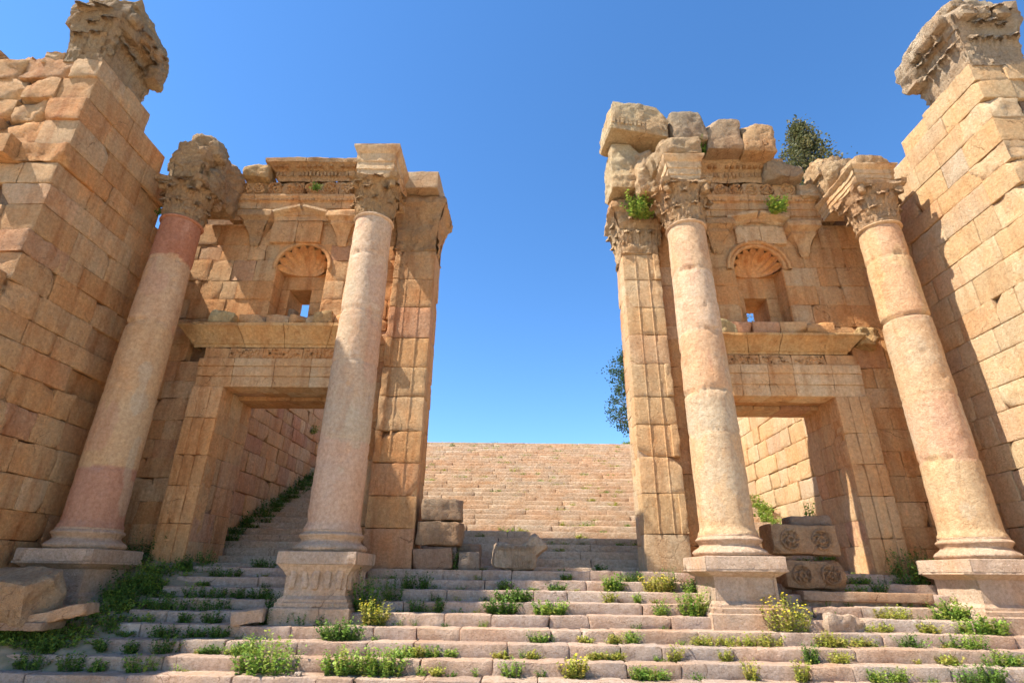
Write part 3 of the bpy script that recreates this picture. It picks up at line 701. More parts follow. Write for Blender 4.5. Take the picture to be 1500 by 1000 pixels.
    for (xa, xb, za, zb) in ((q0, ax_, qz, az_ - .22), (ax_, q1, az_ - .22, qz)):
        L = math.hypot(xb - xa, zb - za); ang = math.atan2(zb - za, xb - xa)
        Mp = Matrix.Translation((xa, FY, za)) @ Matrix.Rotation(-ang, 4, 'Y')
        mould(mb, [(0, 0), (L, 0)], [(.04, 0), (.1, .03), (.12, .08), (.22, .11), (.3, .15), (.3, .22), (.0, .24)], col=cp, amp=.015, M=Mp, res=.08, caps=True)
    mb.add([(q0, FY - .03, qz), (q1, FY - .03, qz), (ax_, FY - .03, az_ - .2)], T=[(0, 1, 2)], col=cp * .9)
    sbox(mb, (q0 + .02, FY - .02, qz - .02), (q1 - .02, FY + .05, qz), cp)
    mb.build('pediment', M_TRIM, t)
    # entablature: architrave, frieze with scrolls, dentilled cornice ---------
    mb = MB(); e0, e1 = S['ent']; za = S['enz']
    mould(mb, [(e0, FY + .1), (e0, FY - .12), (e1, FY - .12), (e1, FY + .1)], [(o, za + z) for o, z in ARCH] + [(-.1, za + .78)], col=TAN, amp=.03, freq=4, res=.08, rng=rng, seglen=.9)
    dentils(mb, e0 + .05, e1 - .05, FY - .24, za + .60, za + .66, .05, .035, .03, TAN, rng)
    mb.build('architrave', M_TRIM, t)
    mb = MB(); x = e0 + .05; zf = za + .785
    while x < e1 - .2:
        v = min(x + rng.uniform(.7, 1.1), e1)
        c = pick(rng, *PAL_W)
        block(mb, (x, FY - .16, zf), (v - .01, FY + .4, zf + S['fh'] * rng.uniform(.93, 1.0)), c, res=.1, r=.04, amp=.05, freq=5, faces='FLRTD', chips=2, rng=rng, cut=.5)
        carve(mb, frame((x, FY - .16, zf), (1, 0, 0), (0, -1, 0)), v - x, S['fh'], c, rng, depth=.09)
        x = v
    mb.build('carved_frieze', M_TRIM, t)
    zk = zf + S['fh']
    mb = MB()
    for (ka, kb, kh) in S['cornice_runs']:
        mould(mb, [(ka, FY + .5), (ka, FY - .18), (kb, FY - .18), (kb, FY + .5)], [(0, zk), (.04, zk + kh * .15), (.07, zk + kh * .18), (.07, zk + kh * .45), (.12, zk + kh * .5), (.28, zk + kh * .68), (.32, zk + kh * .7), (.34, zk + kh * .9), (.3, zk + kh * .97), (.1, zk + kh), (-.6, zk + kh * .98)], col=pick(rng, *PAL_W), amp=.06, freq=3, res=.07, rng=rng, seglen=1.0)
        dentils(mb, ka - .05, kb + .05, FY - .24, zk + kh * .2, zk + kh * .42, .06, .045, .07, TAN, rng, skip=.15)
        dentils(mb, ka - .1, kb + .1, FY - .40, zk + kh * .52, zk + kh * .64, .09, .07, .06, ORG, rng, skip=.2)
    mb.build('top_cornice', M_RUIN, t)
    # rough backing blocks behind the entablature so that it is solid
    mb = MB()
    for (a, b, z0, z1) in S['back']:
        x = a
        while x < b - .1:
            v = min(x + rng.uniform(.6, 1.1), b); block(mb, (x, FY + .1, z0), (v - .01, 13.35, z1 - rng.uniform(0, .15)), pick(rng, *PAL_W), res=.2, r=.06, amp=.06, chips=2, rng=rng, faces='FBLRT'); x = v
    mb.build('backing', M_WALL, t)
    # pilaster on the pier -----------------------------------------------------
    mb = MB(); a0, a1 = S['pil']; fy2 = FY - .2
    zz = courses(.09, S['pcap'][0], rng, .60, .95)
    for i, (a, b) in enumerate(zip(zz[:-1], zz[1:])):
        cc = pick(rng, *(PAL_W if pn > 0 else PAL_S), .08)
        block(mb, (a0, fy2 + rng.uniform(-.006, .006), a + .005), (a1, FY + .25, b - .005), cc, res=.12, r=.02, amp=.022, freq=4, faces='FLRTD', chips=(rng.random() < .5) + (i < 2), rng=rng, cut=.3)
        if i >= 2 or pn < 0 and i >= 1:
            for q in (.32, .66):                          # fillets between shallow flutes
                xx = a0 + (a1 - a0) * q
                if rng.random() > .12 and pn < 0: block(mb, (xx, fy2 - .017, a + .006), (xx + .024, fy2 + .05, b - .012), cc * 1.08, res=.2, r=.005, amp=.006, faces='FLRTD', rng=rng)
                elif pn > 0: block(mb, (xx, fy2 - .016, a + .012), (xx + .045, fy2 + .05, b - .012), cc, res=.2, r=.008, amp=.01, faces='FLRTD', rng=rng)
            ex = a1 - .16 if pn < 0 else a0 + .02
            if rng.random() > .2: block(mb, (ex, fy2 - .055, a + .01), (ex + .15, fy2 + .05, b - .01), cc * 1.04, res=.1, r=.02, amp=.03, freq=6, faces='FLRTD', chips=1, rng=rng)
    mb.build('pilaster', M_WALL if pn > 0 else M_SUN, t)
    mb = MB(); z0, z1 = S['pcap']; H = z1 - z0; c = np.array(TAN if pn > 0 else CRM) * .98
    y0, y1 = fy2, 13.3
    mould(mb, rect(a0 + .03, y0 + .03, a1 - .03, y1), [(.0, z0), (.05, z0 + .04), (.02, z0 + .08), (.02, z0 + H * .3), (.06, z0 + H * .5), (.16, z0 + H * .78), (.26, z0 + H * .84), (.26, z0 + H * .93), (.2, z1)], True, col=c, amp=.12, freq=2.6, res=.055, captop=True)
    for row, (q, hh, cu) in enumerate(((.05, .4, .12), (.2, .5, .2), (.45, .38, .25))):
        for i in range(3):
            if pn > 0 or rng.random() < .45: continue
            leaf(mb, (a0 + .15 + (a1 - a0) * (i + .4 * (row % 2)) / 3, y0 + .02, z0 + H * q), (0, -1, 0), (1, 0, 0), H * hh, .3, cu, c * rng.uniform(.9, 1.1), rng, .04)
            leaf(mb, (a1 - .03 if pn > 0 else a0 + .03, y0 + .15 + .9 * (i + .4 * (row % 2)) / 3, z0 + H * q), (pn, 0, 0), (0, 1, 0), H * hh, .3, cu, c * rng.uniform(.9, 1.1), rng, .04)
    mb.build('pilaster_capital', M_RUIN, t)
    return t, rng
GL, rgl = gateway(dict(seed=31, label='left gateway wall with doorway and shell niche, behind the two left columns', x0=XL, x1=-2.30, door=(-7.2, -4.5, 4.12), frame=(-7.92, -3.78), lint=4.84, corn=(5.15, 5.70), cx0=-8.5, cx1=-3.6,
    niche=(-6.6, -5.2, 6.02, 8.26), win=(-6.35, -5.75, 6.02, 7.15), ztop=8.95, plaque=(-6.9, -5.5, 8.30, 9.0), br=(-7.3, -4.9), brz=((8.2, 9.2), (8.2, 9.2)), apex=(-6.1, 9.42), ped=(-7.05, -5.2, 8.95),
    ent=(-8.1, -4.0), enz=8.98, fh=.52, cornice_runs=((-6.95, -4.3, .62),), back=((-8.2, -4.0, 8.98, 10.2), (-6.9, -4.3, 10.2, 10.7), (-4.0, -3.4, 8.98, 9.6)), pil=(-3.36, -2.28), pcap=(7.95, 9.62), pier_in=-2.29, pn=1, ptop=8.0, arch=False))
GR, rgr = gateway(dict(seed=37, label='right gateway wall with doorway and shell niche, behind the two right columns', x0=2.72, x1=XR, door=(4.75, 7.5, 3.98), frame=(4.03, 8.22), lint=4.76, corn=(5.05, 5.50), cx0=4.2, cx1=8.35,
    niche=(5.68, 6.98, 5.88, 8.22), win=(6.05, 6.65, 5.88, 6.95), ztop=8.95, plaque=(5.85, 7.2, 8.30, 8.85), br=(5.3, 7.6), brz=((8.0, 8.95), (7.9, 8.9)), apex=(6.5, 9.25), ped=(5.65, 7.25, 8.85),
    ent=(4.4, 8.6), enz=8.98, fh=.5, cornice_runs=((3.6, 7.0, .62),), back=((3.2, 8.6, 8.98, 10.2), (3.3, 7.0, 10.2, 11.0)), pil=(2.70, 3.66), pcap=(7.86, 9.5), pier_in=2.71, pn=-1, ptop=7.9, arch=True))

# ------------------------------------------------------------------ entablature blocks that run from the columns back to the walls
GE = 'broken entablature beams over the columns'
def beam(name, x0, x1, y0, y1, z0, z1, label, seed, prof=True, amp=.05, extra=(), mat=M_RUIN, col=TAN):
    rng = random.Random(seed); t = thing(name, label, 'stone beam', ((x0 + x1) / 2, y0, z0), GE); mb = MB()
    s = (z1 - z0) / .78
    p = [(o * .75, z0 + z * s) for o, z in ARCH] if prof else [(0, z0), (0, z0 + (z1 - z0) * .5), (.05, z1 - .1), (-.05, z1)]
    mould(mb, rect(x0, y0, x1, y1), p, True, col=col, amp=amp, freq=2.8, res=.07, captop=True)
    mb.build('architrave', M_TRIM if prof else mat, t)
    if extra:
        mb = MB()
        for e in extra: rock(mb, e[0], e[1], np.array(col) * rng.uniform(.85, 1.1), rng, amp=e[2], freq=2.4, rot=e[3] if len(e) > 3 else (0, 0, 0), r=min(e[1]) * .22, res=.06)
        mb.build('rubble_top', M_RUIN, t)
    return t
beam('entablature_block', -4.1, -3.2, 10.75, 12.4, 9.09, 10.0, 'crisply moulded beam end with dentil crown on the second column from left', 41, amp=.02, col=CRM)
beam('entablature_block', -8.8, -8.0, 10.7, 12.5, 9.02, 9.5, 'bulging eroded beam stump above the red-topped leftmost column', 42, False, .16,
     extra=(((-8.5, 10.95, 9.65), (.8, .6, .85), .14, (.1, .2, .2)), ((-8.3, 11.3, 10.25), (.72, .8, .75), .16, (0, -.2, .1)), ((-8.3, 11.9, 9.9), (.8, 1.1, 1.0), .16, (.1, 0, 0)), ((-8.3, 11.6, 9.25), (.85, 1.4, .8), .13)), col=(.64, .45, .25))
beam('entablature_block', 3.66, 4.42, 10.75, 12.4, 8.97, 9.7, 'moulded beam under a rounded rubble cap on the column beside the central opening', 43, amp=.04, col=CRM,
     extra=(((4.0, 11.0, 9.98), (1.0, .8, .55), .13), ((3.95, 11.7, 10.0), (1.1, 1.0, .7), .14), ((3.4, 11.9, 9.8), (.6, .7, 1.1), .14)))
beam('entablature_block', 8.25, 9.15, 10.8, 12.4, 8.95, 9.45, 'stepped broken beam climbing away from the rightmost capital', 44, amp=.05, col=CRM,
     extra=(((8.85, 11.35, 9.65), (.95, .9, .5), .07, (0, 0, .1)), ((8.6, 11.9, 9.95), (.9, .9, .8), .1, (.15, -.1, 0)), ((8.45, 12.2, 10.35), (.8, .8, .6), .14), ((8.1, 12.45, 9.9), (.9, .5, .5), .14)))

# loose blocks up on the right gateway
GT = 'loose blocks on top of the right gateway'
def loose(name, c, s, label, seed, amp=.07, rot=(0, 0, 0), col=TAN, grp=GT, mat=None, dent=False, cat='stone block', chips=3, r=None, carved=None):
    rng = random.Random(seed); mb = MB(); col = np.minimum(np.array(col) * np.array((1.2, 1.14, 1.05)) if grp != GT else np.array(col) * 1.05, .78); rock(mb, c, s, col, rng, amp=amp, rot=rot, freq=2.2, chips=chips, r=r)
    if dent:
        M = Matrix.Translation(c) @ Matrix.Rotation(rot[2], 4, 'Z') @ Matrix.Rotation(rot[1], 4, 'Y') @ Matrix.Rotation(rot[0], 4, 'X')
        dentils(mb, -s[0] / 2 + .05, s[0] / 2 - .05, -s[1] / 2 + .05, -s[2] * .30, -s[2] * .14, .07, .05, .08, col, rng, M)
    if carved:
        M = Matrix.Translation(c) @ Matrix.Rotation(rot[2], 4, 'Z') @ frame((-s[0] / 2 + .04, -s[1] / 2 + .02, -s[2] / 2 + .05), (1, 0, 0), (0, -1, 0))
        carve(mb, M, s[0] - .08, s[2] - .1, np.array(col) * 1.05, rng, carved, .09)
    base = type('B', (), {})()
    lo = (c[0], c[1], c[2] - s[2] / 2); base.location = lo
    o = mb.build(name, mat or M_RUIN, None)
    me = o.data; co = np.empty(len(me.vertices) * 3, np.float32); me.vertices.foreach_get('co', co); co = co.reshape(-1, 3) - np.array(lo, np.float32); me.vertices.foreach_set('co', co.ravel()); o.location = lo
    tag(o, label, cat, grp); return o
loose('cornice_block', (3.22, 12.05, 11.66), (1.65, 1.3, 1.05), 'largest overhanging cornice block with a dentil row, topmost and leftmost on the right gateway', 51, .06, (0, .12, .1), CRM, dent=True, chips=2)
loose('cornice_block', (4.62, 12.1, 11.55), (1.02, 1.1, 1.0), 'square grey block resting second from left on the right gateway top', 52, .05, (0, -.03, .08), GRY, chips=1)
loose('cornice_block', (5.64, 12.15, 11.35), (1.0, 1.0, 1.1), 'dark stained upright block third from left on the right gateway top', 53, .05, (0, .02, .0), (.58, .42, .26), chips=1)
loose('cornice_block', (6.58, 12.15, 11.22), (.88, 1.0, 1.0), 'rounded carved cornice block at the right end of the gateway top row', 54, .07, (0, .05, 0), TAN, dent=True, chips=1)
loose('cornice_block', (2.95, 12.4, 10.35), (.95, 1.2, 1.5), 'pale upright stone under the overhanging block, above the pier capital', 55, .09, (0, .04, 0), CRM)
loose('cornice_block', (3.45, 12.15, 10.2), (.75, 1.0, 1.05), 'hollowed carved stone between the pier and the rounded rubble cap', 56, .12, (0, -.08, .3), TAN)
loose('cornice_block', (7.35, 12.5, 10.45), (1.0, .9, .5), 'low weathered block right of the top row, below the cypress', 57, .09, (0, .1, 0), GRY)
loose('cap_block', (-2.9, 12.55, 9.93), (1.3, 1.3, .55), 'plain rectangular block lying on top of the left pier capital', 58, .02, (0, .0, -.03), GRY, None, M_SUN, chips=1, r=.02)
loose('carved_block', (-7.55, 12.5, 10.5), (.7, .7, .5), 'small carved console stone at the left end of the left gateway top', 59, .09, (0, 0, .1), TAN, None)
GCs = 'stones lying on the door cornices'
loose('loose_stone', (-7.55, 12.4, 5.87), (.55, .4, .34), 'broken pale stone on the ledge over the left doorway', 61, .06, (0, .1, .2), CRM, GCs)
loose('loose_stone', (-5.0, 12.42, 5.87), (.5, .4, .34), 'rough triangular stone below the right side of the left niche', 62, .08, (0, -.2, .1), TAN, GCs)
loose('loose_stone', (5.0, 12.4, 5.68), (.65, .4, .36), 'heap-like white broken stone on the ledge beside the right niche', 63, .1, (0, .1, .2), CRM, GCs)
loose('loose_stone', (8.55, 12.45, 5.45), (.5, .5, .42), 'knobbly broken stone at the right end of the right door cornice', 64, .1, (0, .1, 0), TAN, GCs)
loose('window_rubble', (-6.32, 13.4, 6.35), (.26, .3, .62), 'pale rubble standing inside the left niche window', 65, .05, (0, .05, 0), GRY, None)

# ------------------------------------------------------------------ walls along the inner stairs
def passage(X, sgn, label, seed, pal, mat, ztop):
    rng = random.Random(seed); M = frame((X, 14.1, 0), (0, 1, 0), (-sgn, 0, 0)); mb = MB()
    ashlar(mb, M, 0, 13.0, courses(.0, ztop, rng, .42, .6), rng, pal, depth=.5, wmin=.5, wmax=1.2, chips=.5, jit=.025, amp=.016, rough=.2, r=.03, res=.2,
           top=lambda u: ztop - .2 if u < 9 else ztop - (u - 9) * .3)
    o = mb.build('retaining_wall', mat, None)
    tag(o, label, 'wall', 'retaining walls of the inner stairs')
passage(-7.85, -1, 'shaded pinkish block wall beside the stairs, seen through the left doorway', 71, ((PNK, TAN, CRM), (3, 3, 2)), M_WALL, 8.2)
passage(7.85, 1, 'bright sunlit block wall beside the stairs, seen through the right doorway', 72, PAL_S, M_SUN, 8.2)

# ------------------------------------------------------------------ loose stones on the steps
GS = 'blocks piled left of the central opening'
loose('stone_block', (-1.72, 12.75, 1.32), (.90, .62, .46), 'squared block on top of the pile beside the left pier', 81, .04, (0, .0, .05), (.46, .36, .26), GS, r=.05, chips=2)
loose('stone_block', (-1.75, 12.75, .82), (.98, .7, .52), 'largest rounded brown block in the middle of the pile', 82, .06, (0, .02, -.04), (.42, .31, .21), GS, r=.09)
loose('stone_block', (-1.85, 12.72, .30), (.85, .65, .46), 'pinkish bottom block of the pile, half hidden by plants', 83, .05, (0, -.08, .06), (.46, .33, .24), GS, r=.07)
loose('stone_block', (-1.08, 12.72, .27), (.46, .5, .38), 'small grey block standing right of the pile', 84, .03, (0, 0, .05), (.40, .34, .28), GS, r=.05)
loose('stone_block', (-1.15, 13.2, .40), (.52, .4, .5), 'dim block behind the small grey one', 85, .05, (0, 0, -.1), (.40, .33, .26), GS, r=.05)
# capital fragment: a slanting trapezoid with a notch
rng = random.Random(86); mb = MB()
rock(mb, (-.32, 12.66, .38), (.50, .55, .54), (.66, .53, .38), rng, .07, 3, (0, .15, .1), r=.09)
rock(mb, (.26, 12.66, .52), (.60, .5, .40), (.66, .53, .38), rng, .07, 3, (0, -.75, -.1), r=.06)
rock(mb, (-.02, 12.7, .26), (.70, .5, .34), (.62, .49, .35), rng, .06, 3, (0, 0, 0), r=.08)
for i in range(6): leaf(mb, (-.42 + i * .14, 12.45, .14), (0, -1, 0), (1, 0, 0), .45, .17, .06, (.66, .53, .38), rng, .03)
o = mb.build('capital_fragment', M_RUIN); tag(o, 'broken grey capital fragment with a notched top, lying in the middle of the landing', 'stone fragment')
GC = 'carved blocks stacked right of the third column'
loose('carved_block', (5.68, 11.85, .72), (1.32, .62, .56), 'upper carved block with two rosettes and a broken right corner', 87, .04, (0, 0, .04), (.47, .34, .22), GC, carved=2, r=.05, chips=2)
loose('carved_block', (5.78, 11.85, .08), (1.18, .64, .54), 'lower carved block with acanthus scrolls and a rounded underside', 88, .05, (0, .03, -.03), (.46, .32, .20), GC, carved=2, r=.10)
loose('stone_slab', (5.95, 11.9, 1.09), (.86, .4, .20), 'dark ribbed slab fragment on top of the two carved blocks', 89, .04, (0, -.06, .05), (.34, .28, .23), GC, r=.05)
loose('stone_chip', (5.35, 11.75, .395), (.16, .2, .06), 'small spacer stone between the two carved blocks', 90, .02, (0, 0, 0), GRY, GC, r=.02)
loose('moulded_slab', (6.55, 11.55, -.30), (2.4, .5, .16), 'long thin moulded slab lying on a step under the carved blocks', 91, .015, (0, .01, 0), (.44, .33, .24), None, M_STEP, r=.02, chips=2)
loose('stone_block', (5.6, 10.72, -.72), (.62, .36, .30), 'white crumbled step block behind the big bush right of the third pedestal', 92, .1, (0, .08, .1), (.55, .45, .36), None, M_STEP)
loose('carved_block', (-8.3, 9.75, -.36), (1.3, .7, .62), 'big slanted pale block with an egg-and-dart band, in front of the leftmost pedestal', 93, .08, (.28, .10, -.18), (.54, .42, .28), None, dent=True, r=.06)
loose('stone_slab', (-7.42, 9.8, -.66), (.85, .5, .17), 'flat pale slab tilted beside the big slanted block', 94, .05, (0, -.22, .2), (.55, .41, .28), None, M_STEP)
loose('stone_slab', (-8.2, 9.7, -.82), (1.5, .5, .10), 'thin grey slab under the big slanted block', 95, .03, (0, 0, 0), (.40, .32, .25), None, M_STEP)
loose('loose_stone', (-4.62, 10.38, -.70), (.5, .36, .22), 'white and orange loose rock on a shaded step left of the carved pedestal', 96, .06, (0, -.1, .2), (.58, .46, .36), None, M_STEP)
loose('loose_stone', (-3.2, 9.12, -1.345), (.1, .08, .05), 'tiny white pebble on the lowest shaded step', 97, .01, (0, 0, 0), (.6, .55, .48), None, M_STEP)
loose('loose_stone', (8.25, 26.3, 6.3), (.8, .6, .9), 'lone stone on the hilltop at the right end of the stairs', 98, .1, (0, 0, .3), CRM, None)

# ------------------------------------------------------------------ plants
GRN = ((.19, .30, .04), (.27, .37, .06), (.13, .23, .035), (.34, .38, .07)); DGR = ((.10, .18, .03), (.13, .22, .035), (.16, .25, .04), (.08, .14, .025)); YEL = ((.38, .38, .06), (.30, .33, .05), (.42, .36, .09))
def sprig(mb, p, h, spread, rng, pal, leaf_l=.06, n_st=12, dens=16, flower=0.0, fc=(.75, .55, .03)):
    V = []; K = []
    for _ in range(int(n_st * 1.7)):
        a = rng.random() * 6.283; rr = spread * .8 * math.sqrt(rng.random()); b = Vector((p[0] + rr * math.cos(a), p[1] + rr * math.sin(a) * .6, p[2] - .02))
        lean = Vector((math.cos(a), math.sin(a), 0)) * rng.uniform(.1, .55) * rr / max(spread, .01) + Vector((rng.uniform(-.15, .15), rng.uniform(-.25, .1), 0))
        hh = h * rng.uniform(.45, 1.1) * (1 - .35 * rr / max(spread, .01)); top = b + Vector((lean.x * hh, lean.y * hh, hh))
        base = np.array(rng.choice(pal))
        d = Vector((rng.uniform(-1, 1), rng.uniform(-1, 1), 0)).normalized() * .004
        V += [b - d, b + d, top + d * .4, top - d * .4]; K += [base * .9] * 4
        n = max(3, int(dens * hh / max(h, .01)))
        for i in range(n):
            t = (i + rng.random()) / n; q = b.lerp(top, t) + Vector((0, 0, 0)); q.x += lean.x * .15 * t * t
            u = rng.random() * 6.283; el_ = rng.uniform(-.1, .9); l = leaf_l * 1.05 * rng.uniform(.6, 1.25) * (1.15 - .4 * t); dr = Vector((math.cos(u) * math.cos(el_), math.sin(u) * math.cos(el_), math.sin(el_)))
            sd_ = dr.cross(Vector((rng.uniform(-.4, .4), rng.uniform(-.4, .4), 1))).normalized() * l * rng.uniform(.26, .42)
            c = base * rng.uniform(.75, 1.25); m = q + dr * l * .5
            V += [q, m - sd_, q + dr * l, m + sd_]; K += [c] * 4
        if rng.random() < flower:
            f = .02; V += [top + Vector((-f, 0, 0)), top + Vector((0, -f, 0)), top + Vector((f, 0, .01)), top + Vector((0, f, .012))]; K += [np.array(fc)] * 4
    V = np.array([tuple(v) for v in V]); n = len(V) // 4
    mb.add(V, Q=np.arange(n * 4).reshape(n, 4), col=np.array(K))
def plant(name, x, y, z, h, spread, label, seed, pal=GRN, n=30, leafl=.07, dens=16, flower=0.0, grp='bushes growing on the steps', cat='bush'):
    rng = random.Random(seed); mb = MB(); sprig(mb, (0, 0, 0), h, spread, rng, pal, leafl, n, dens, flower)
    o = mb.build(name, M_LEAF, None, smooth=False); o.location = (x, y, z); tag(o, label, cat, grp); return o
def sy(k): return STAIR_Y0 + ST_T * (k + 1) - .06
def sz(k): return STAIR_Z0 + ST_H * k
plant('bush', -3.79, sy(0), sz(0), 0.58, 0.56, 'bright green leafy clump low on the left, on the second lowest step, in full sun', 200, GRN, 65, .065, 18, 0)
plant('bush', -2.01, sy(0), sz(0), 0.47, 0.36, 'widest bright green clump on the lowest step, directly right of a similar neighbour', 201, GRN, 47, .065, 18, 0)
plant('bush', -2.62, sy(0), sz(0), 0.42, 0.36, 'fresh green clump on the lowest step between two bright green neighbours', 202, GRN, 47, .065, 18, 0)
plant('bush', 4.56, sy(3), sz(3), 0.65, 0.50, 'largest yellow-flowered bush, in front of the third pedestal and the white crumbled block', 203, YEL, 60, .065, 18, .5)
plant('bush', 3.18, sy(4), sz(4), 0.59, 0.28, 'bright green feathery bush against the left side of the third pedestal', 204, GRN, 40, .065, 18, 0)
plant('bush', 1.88, sy(6), sz(6), 0.39, 0.21, 'compact dark green tuft just below the landing, left of the fluted pier', 205, GRN, 34, .065, 18, 0)
plant('bush', -0.31, sy(4), sz(4), 0.34, 0.33, 'dark green clump in mid steps below the capital fragment, one step under its neighbour', 206, DGR, 45, .065, 18, 0)
plant('bush', -0.10, sy(5), sz(5), 0.27, 0.41, 'low spreading dark green clump one step above its neighbour in the middle of the steps', 207, DGR, 52, .065, 18, 0)
plant('bush', 0.56, sy(4), sz(4), 0.29, 0.36, 'light green clump of leaves right of the middle of the steps', 208, GRN, 47, .065, 18, 0)
plant('bush', 0.83, sy(0), sz(0), 0.33, 0.19, 'yellow green round tuft on the lowest steps near the middle', 209, YEL, 32, .065, 18, .5)
plant('bush', 2.75, sy(6), sz(6), 0.37, 0.34, 'yellowish green bush at the foot of the fluted pier', 210, YEL, 45, .065, 18, .5)
plant('bush', 8.03, sy(7), sz(7), 0.81, 0.44, 'dense dark green bush against the left side of the rightmost pedestal', 211, DGR, 54, .065, 18, 0)
plant('bush', 7.76, sy(4), sz(4), 0.37, 0.36, 'green plant trailing down the corner of the rightmost pedestal', 212, GRN, 47, .065, 18, 0)
plant('bush', 7.92, sy(3), sz(3), 0.33, 0.53, 'fresh green low plants below the rightmost pedestal', 213, GRN, 63, .065, 18, 0)
plant('bush', -2.78, sy(4), sz(4), 0.78, 0.25, 'tall dark shrub hugging the right side of the carved pedestal', 214, DGR, 37, .065, 18, 0)
plant('bush', -2.53, sy(3), sz(3), 0.48, 0.26, 'yellow flowering weed at the right foot of the carved pedestal', 215, YEL, 38, .065, 18, .5)
plant('bush', -2.93, sy(2), sz(2), 0.36, 0.41, 'dark green spreading clump below the carved pedestal', 216, DGR, 52, .065, 18, 0)
plant('bush', -8.02, sy(8), sz(8), 0.78, 0.48, 'large dark green shrub between the leftmost pedestal and the door jamb', 217, DGR, 58, .065, 18, 0)
plant('bush', -7.38, sy(5), sz(5), 0.68, 0.44, 'dark green shrub with a few orange flowers, right of the leftmost pedestal', 218, DGR, 54, .065, 18, .5)
plant('bush', -8.02, sy(1), sz(1), 0.70, 0.38, 'dark leafy mass dotted with yellow flowers at the left edge, below the slanted block', 219, DGR, 49, .065, 18, .5)
WEEDS = [(0.34,2,0.19,0.13,'G'),(-0.11,0,0.29,0.12,'G'),(-1.07,8,0.15,0.08,'G'),(2.55,4,0.34,0.14,'G'),(1.85,2,0.22,0.13,'G'),(1.71,5,0.24,0.08,'Y'),(2.25,5,0.22,0.07,'G'),(2.43,1,0.26,0.07,'Y'),(6.74,4,0.24,0.39,'Y'),(7.32,2,0.27,0.36,'G'),(5.06,2,0.24,0.24,'Y'),(4.02,2,0.22,0.3,'Y'),(4.56,1,0.33,0.13,'D'),(3.42,0,0.31,0.09,'Y'),(4.16,0,0.33,0.09,'Y'),(4.97,1,0.21,0.17,'Y'),(5.31,0,0.22,0.17,'G'),(5.6,0,0.22,0.13,'G'),(6.72,0,0.29,0.39,'D'),(7.44,1,0.23,0.23,'G'),(6.97,0,0.29,0.17,'D'),(6.61,6,0.22,0.21,'G'),(6.95,7,0.2,0.22,'G'),(7.08,6,0.31,0.13,'D'),(8.29,5,0.27,0.14,'G'),(-3.79,3,0.25,0.19,'D'),(-4.09,3,0.23,0.15,'D'),(-3.43,3,0.2,0.18,'D'),(-2.39,5,0.49,0.2,'D'),(-2.22,6,0.37,0.14,'D'),(-1.89,6,0.34,0.15,'D'),(-1.86,4,0.29,0.12,'D'),(-1.48,4,0.29,0.08,'D'),(-1.82,1,0.16,0.23,'G'),(-1.06,1,0.14,0.06,'G'),(-1.36,1,0.19,0.12,'G'),(-1.57,1,0.19,0.07,'Y'),(-1.21,0,0.16,0.08,'Y'),(-4.25,1,0.3,0.21,'G'),(-5.6,1,0.28,0.23,'D'),(-6.64,1,0.26,0.08,'D'),(-6.14,1,0.21,0.12,'D'),(-7.29,0,0.27,0.26,'D'),(-6.73,0,0.27,0.19,'D'),(-6.32,0,0.18,0.11,'G'),(-5.65,0,0.27,0.24,'G'),(-4.95,1,0.12,0.08,'D'),(-4.78,1,0.16,0.09,'D'),(-5.9,2,0.22,0.24,'D'),(-5.38,2,0.19,0.21,'D'),(-4.98,2,0.19,0.18,'D'),(-6.58,2,0.1,0.15,'D'),(-6.37,4,0.29,0.59,'D'),(-5.61,4,0.24,0.39,'D'),(-6.68,4,0.21,0.2,'D'),(-6.0,5,0.22,0.47,'D'),(-5.35,5,0.19,0.2,'D'),(-4.95,5,0.22,0.2,'D'),(-6.85,7,0.17,0.12,'D'),(-6.1,7,0.2,0.36,'D'),(-5.5,8,0.21,0.3,'D'),(-6.93,7,0.2,0.1,'D'),(-6.3,6,0.11,0.14,'D'),(-5.84,3,0.18,0.1,'D'),(-5.36,3,0.23,0.19,'D'),(-4.47,1,0.19,0.17,'G'),(-4.52,4,0.44,0.1,'D'),(-4.38,3,0.3,0.14,'D'),(-1.98,8,0.39,0.2,'D'),(-1.47,8,0.42,0.23,'D'),(-1.75,8,0.24,0.12,'D'),(-6.8,8,0.39,0.24,'D'),(-7.72,8,0.6,0.23,'D'),(-7.4,4,0.58,0.33,'D'),(-7.29,3,0.43,0.25,'D'),(-8.22,7,0.44,0.29,'D'),(-7.57,1,0.46,0.29,'D'),(-7.61,2,0.36,0.24,'D'),(-8.94,3,0.13,0.06,'D'),(-7.79,3,0.33,0.25,'D'),(-10.78,7,0.44,0.19,'D'),(-7.45,0,0.16,0.11,'D'),(-8.86,5,0.35,0.09,'D'),(2.95,6,0.56,0.1,'D'),(3.35,6,0.31,0.14,'D'),(3.34,8,0.15,0.15,'D'),(2.38,7,0.23,0.19,'D'),(1.74,8,0.15,0.11,'D'),(0.98,7,0.15,0.1,'D'),(0.74,6,0.17,0.18,'D'),(-0.27,6,0.2,0.14,'D'),(7.68,1,0.23,0.12,'G'),(7.04,3,0.18,0.19,'Y'),(5.46,2,0.19,0.3,'Y'),(6.19,3,0.18,0.25,'Y'),(3.58,2,0.17,0.36,'Y'),(3.24,1,0.21,0.08,'Y'),(3.07,2,0.17,0.24,'Y'),(1.18,1,0.12,0.09,'Y'),(1.55,1,0.14,0.09,'Y'),(1.28,1,0.12,0.08,'Y'),(0.22,1,0.14,0.08,'Y'),(1.07,2,0.12,0.12,'Y'),(1.57,2,0.17,0.12,'Y'),(-0.26,1,0.12,0.13,'Y'),(1.82,0,0.18,0.17,'G'),(2.02,0,0.16,0.22,'G'),(6.66,1,0.16,0.23,'Y'),(6.42,2,0.22,0.24,'D')]
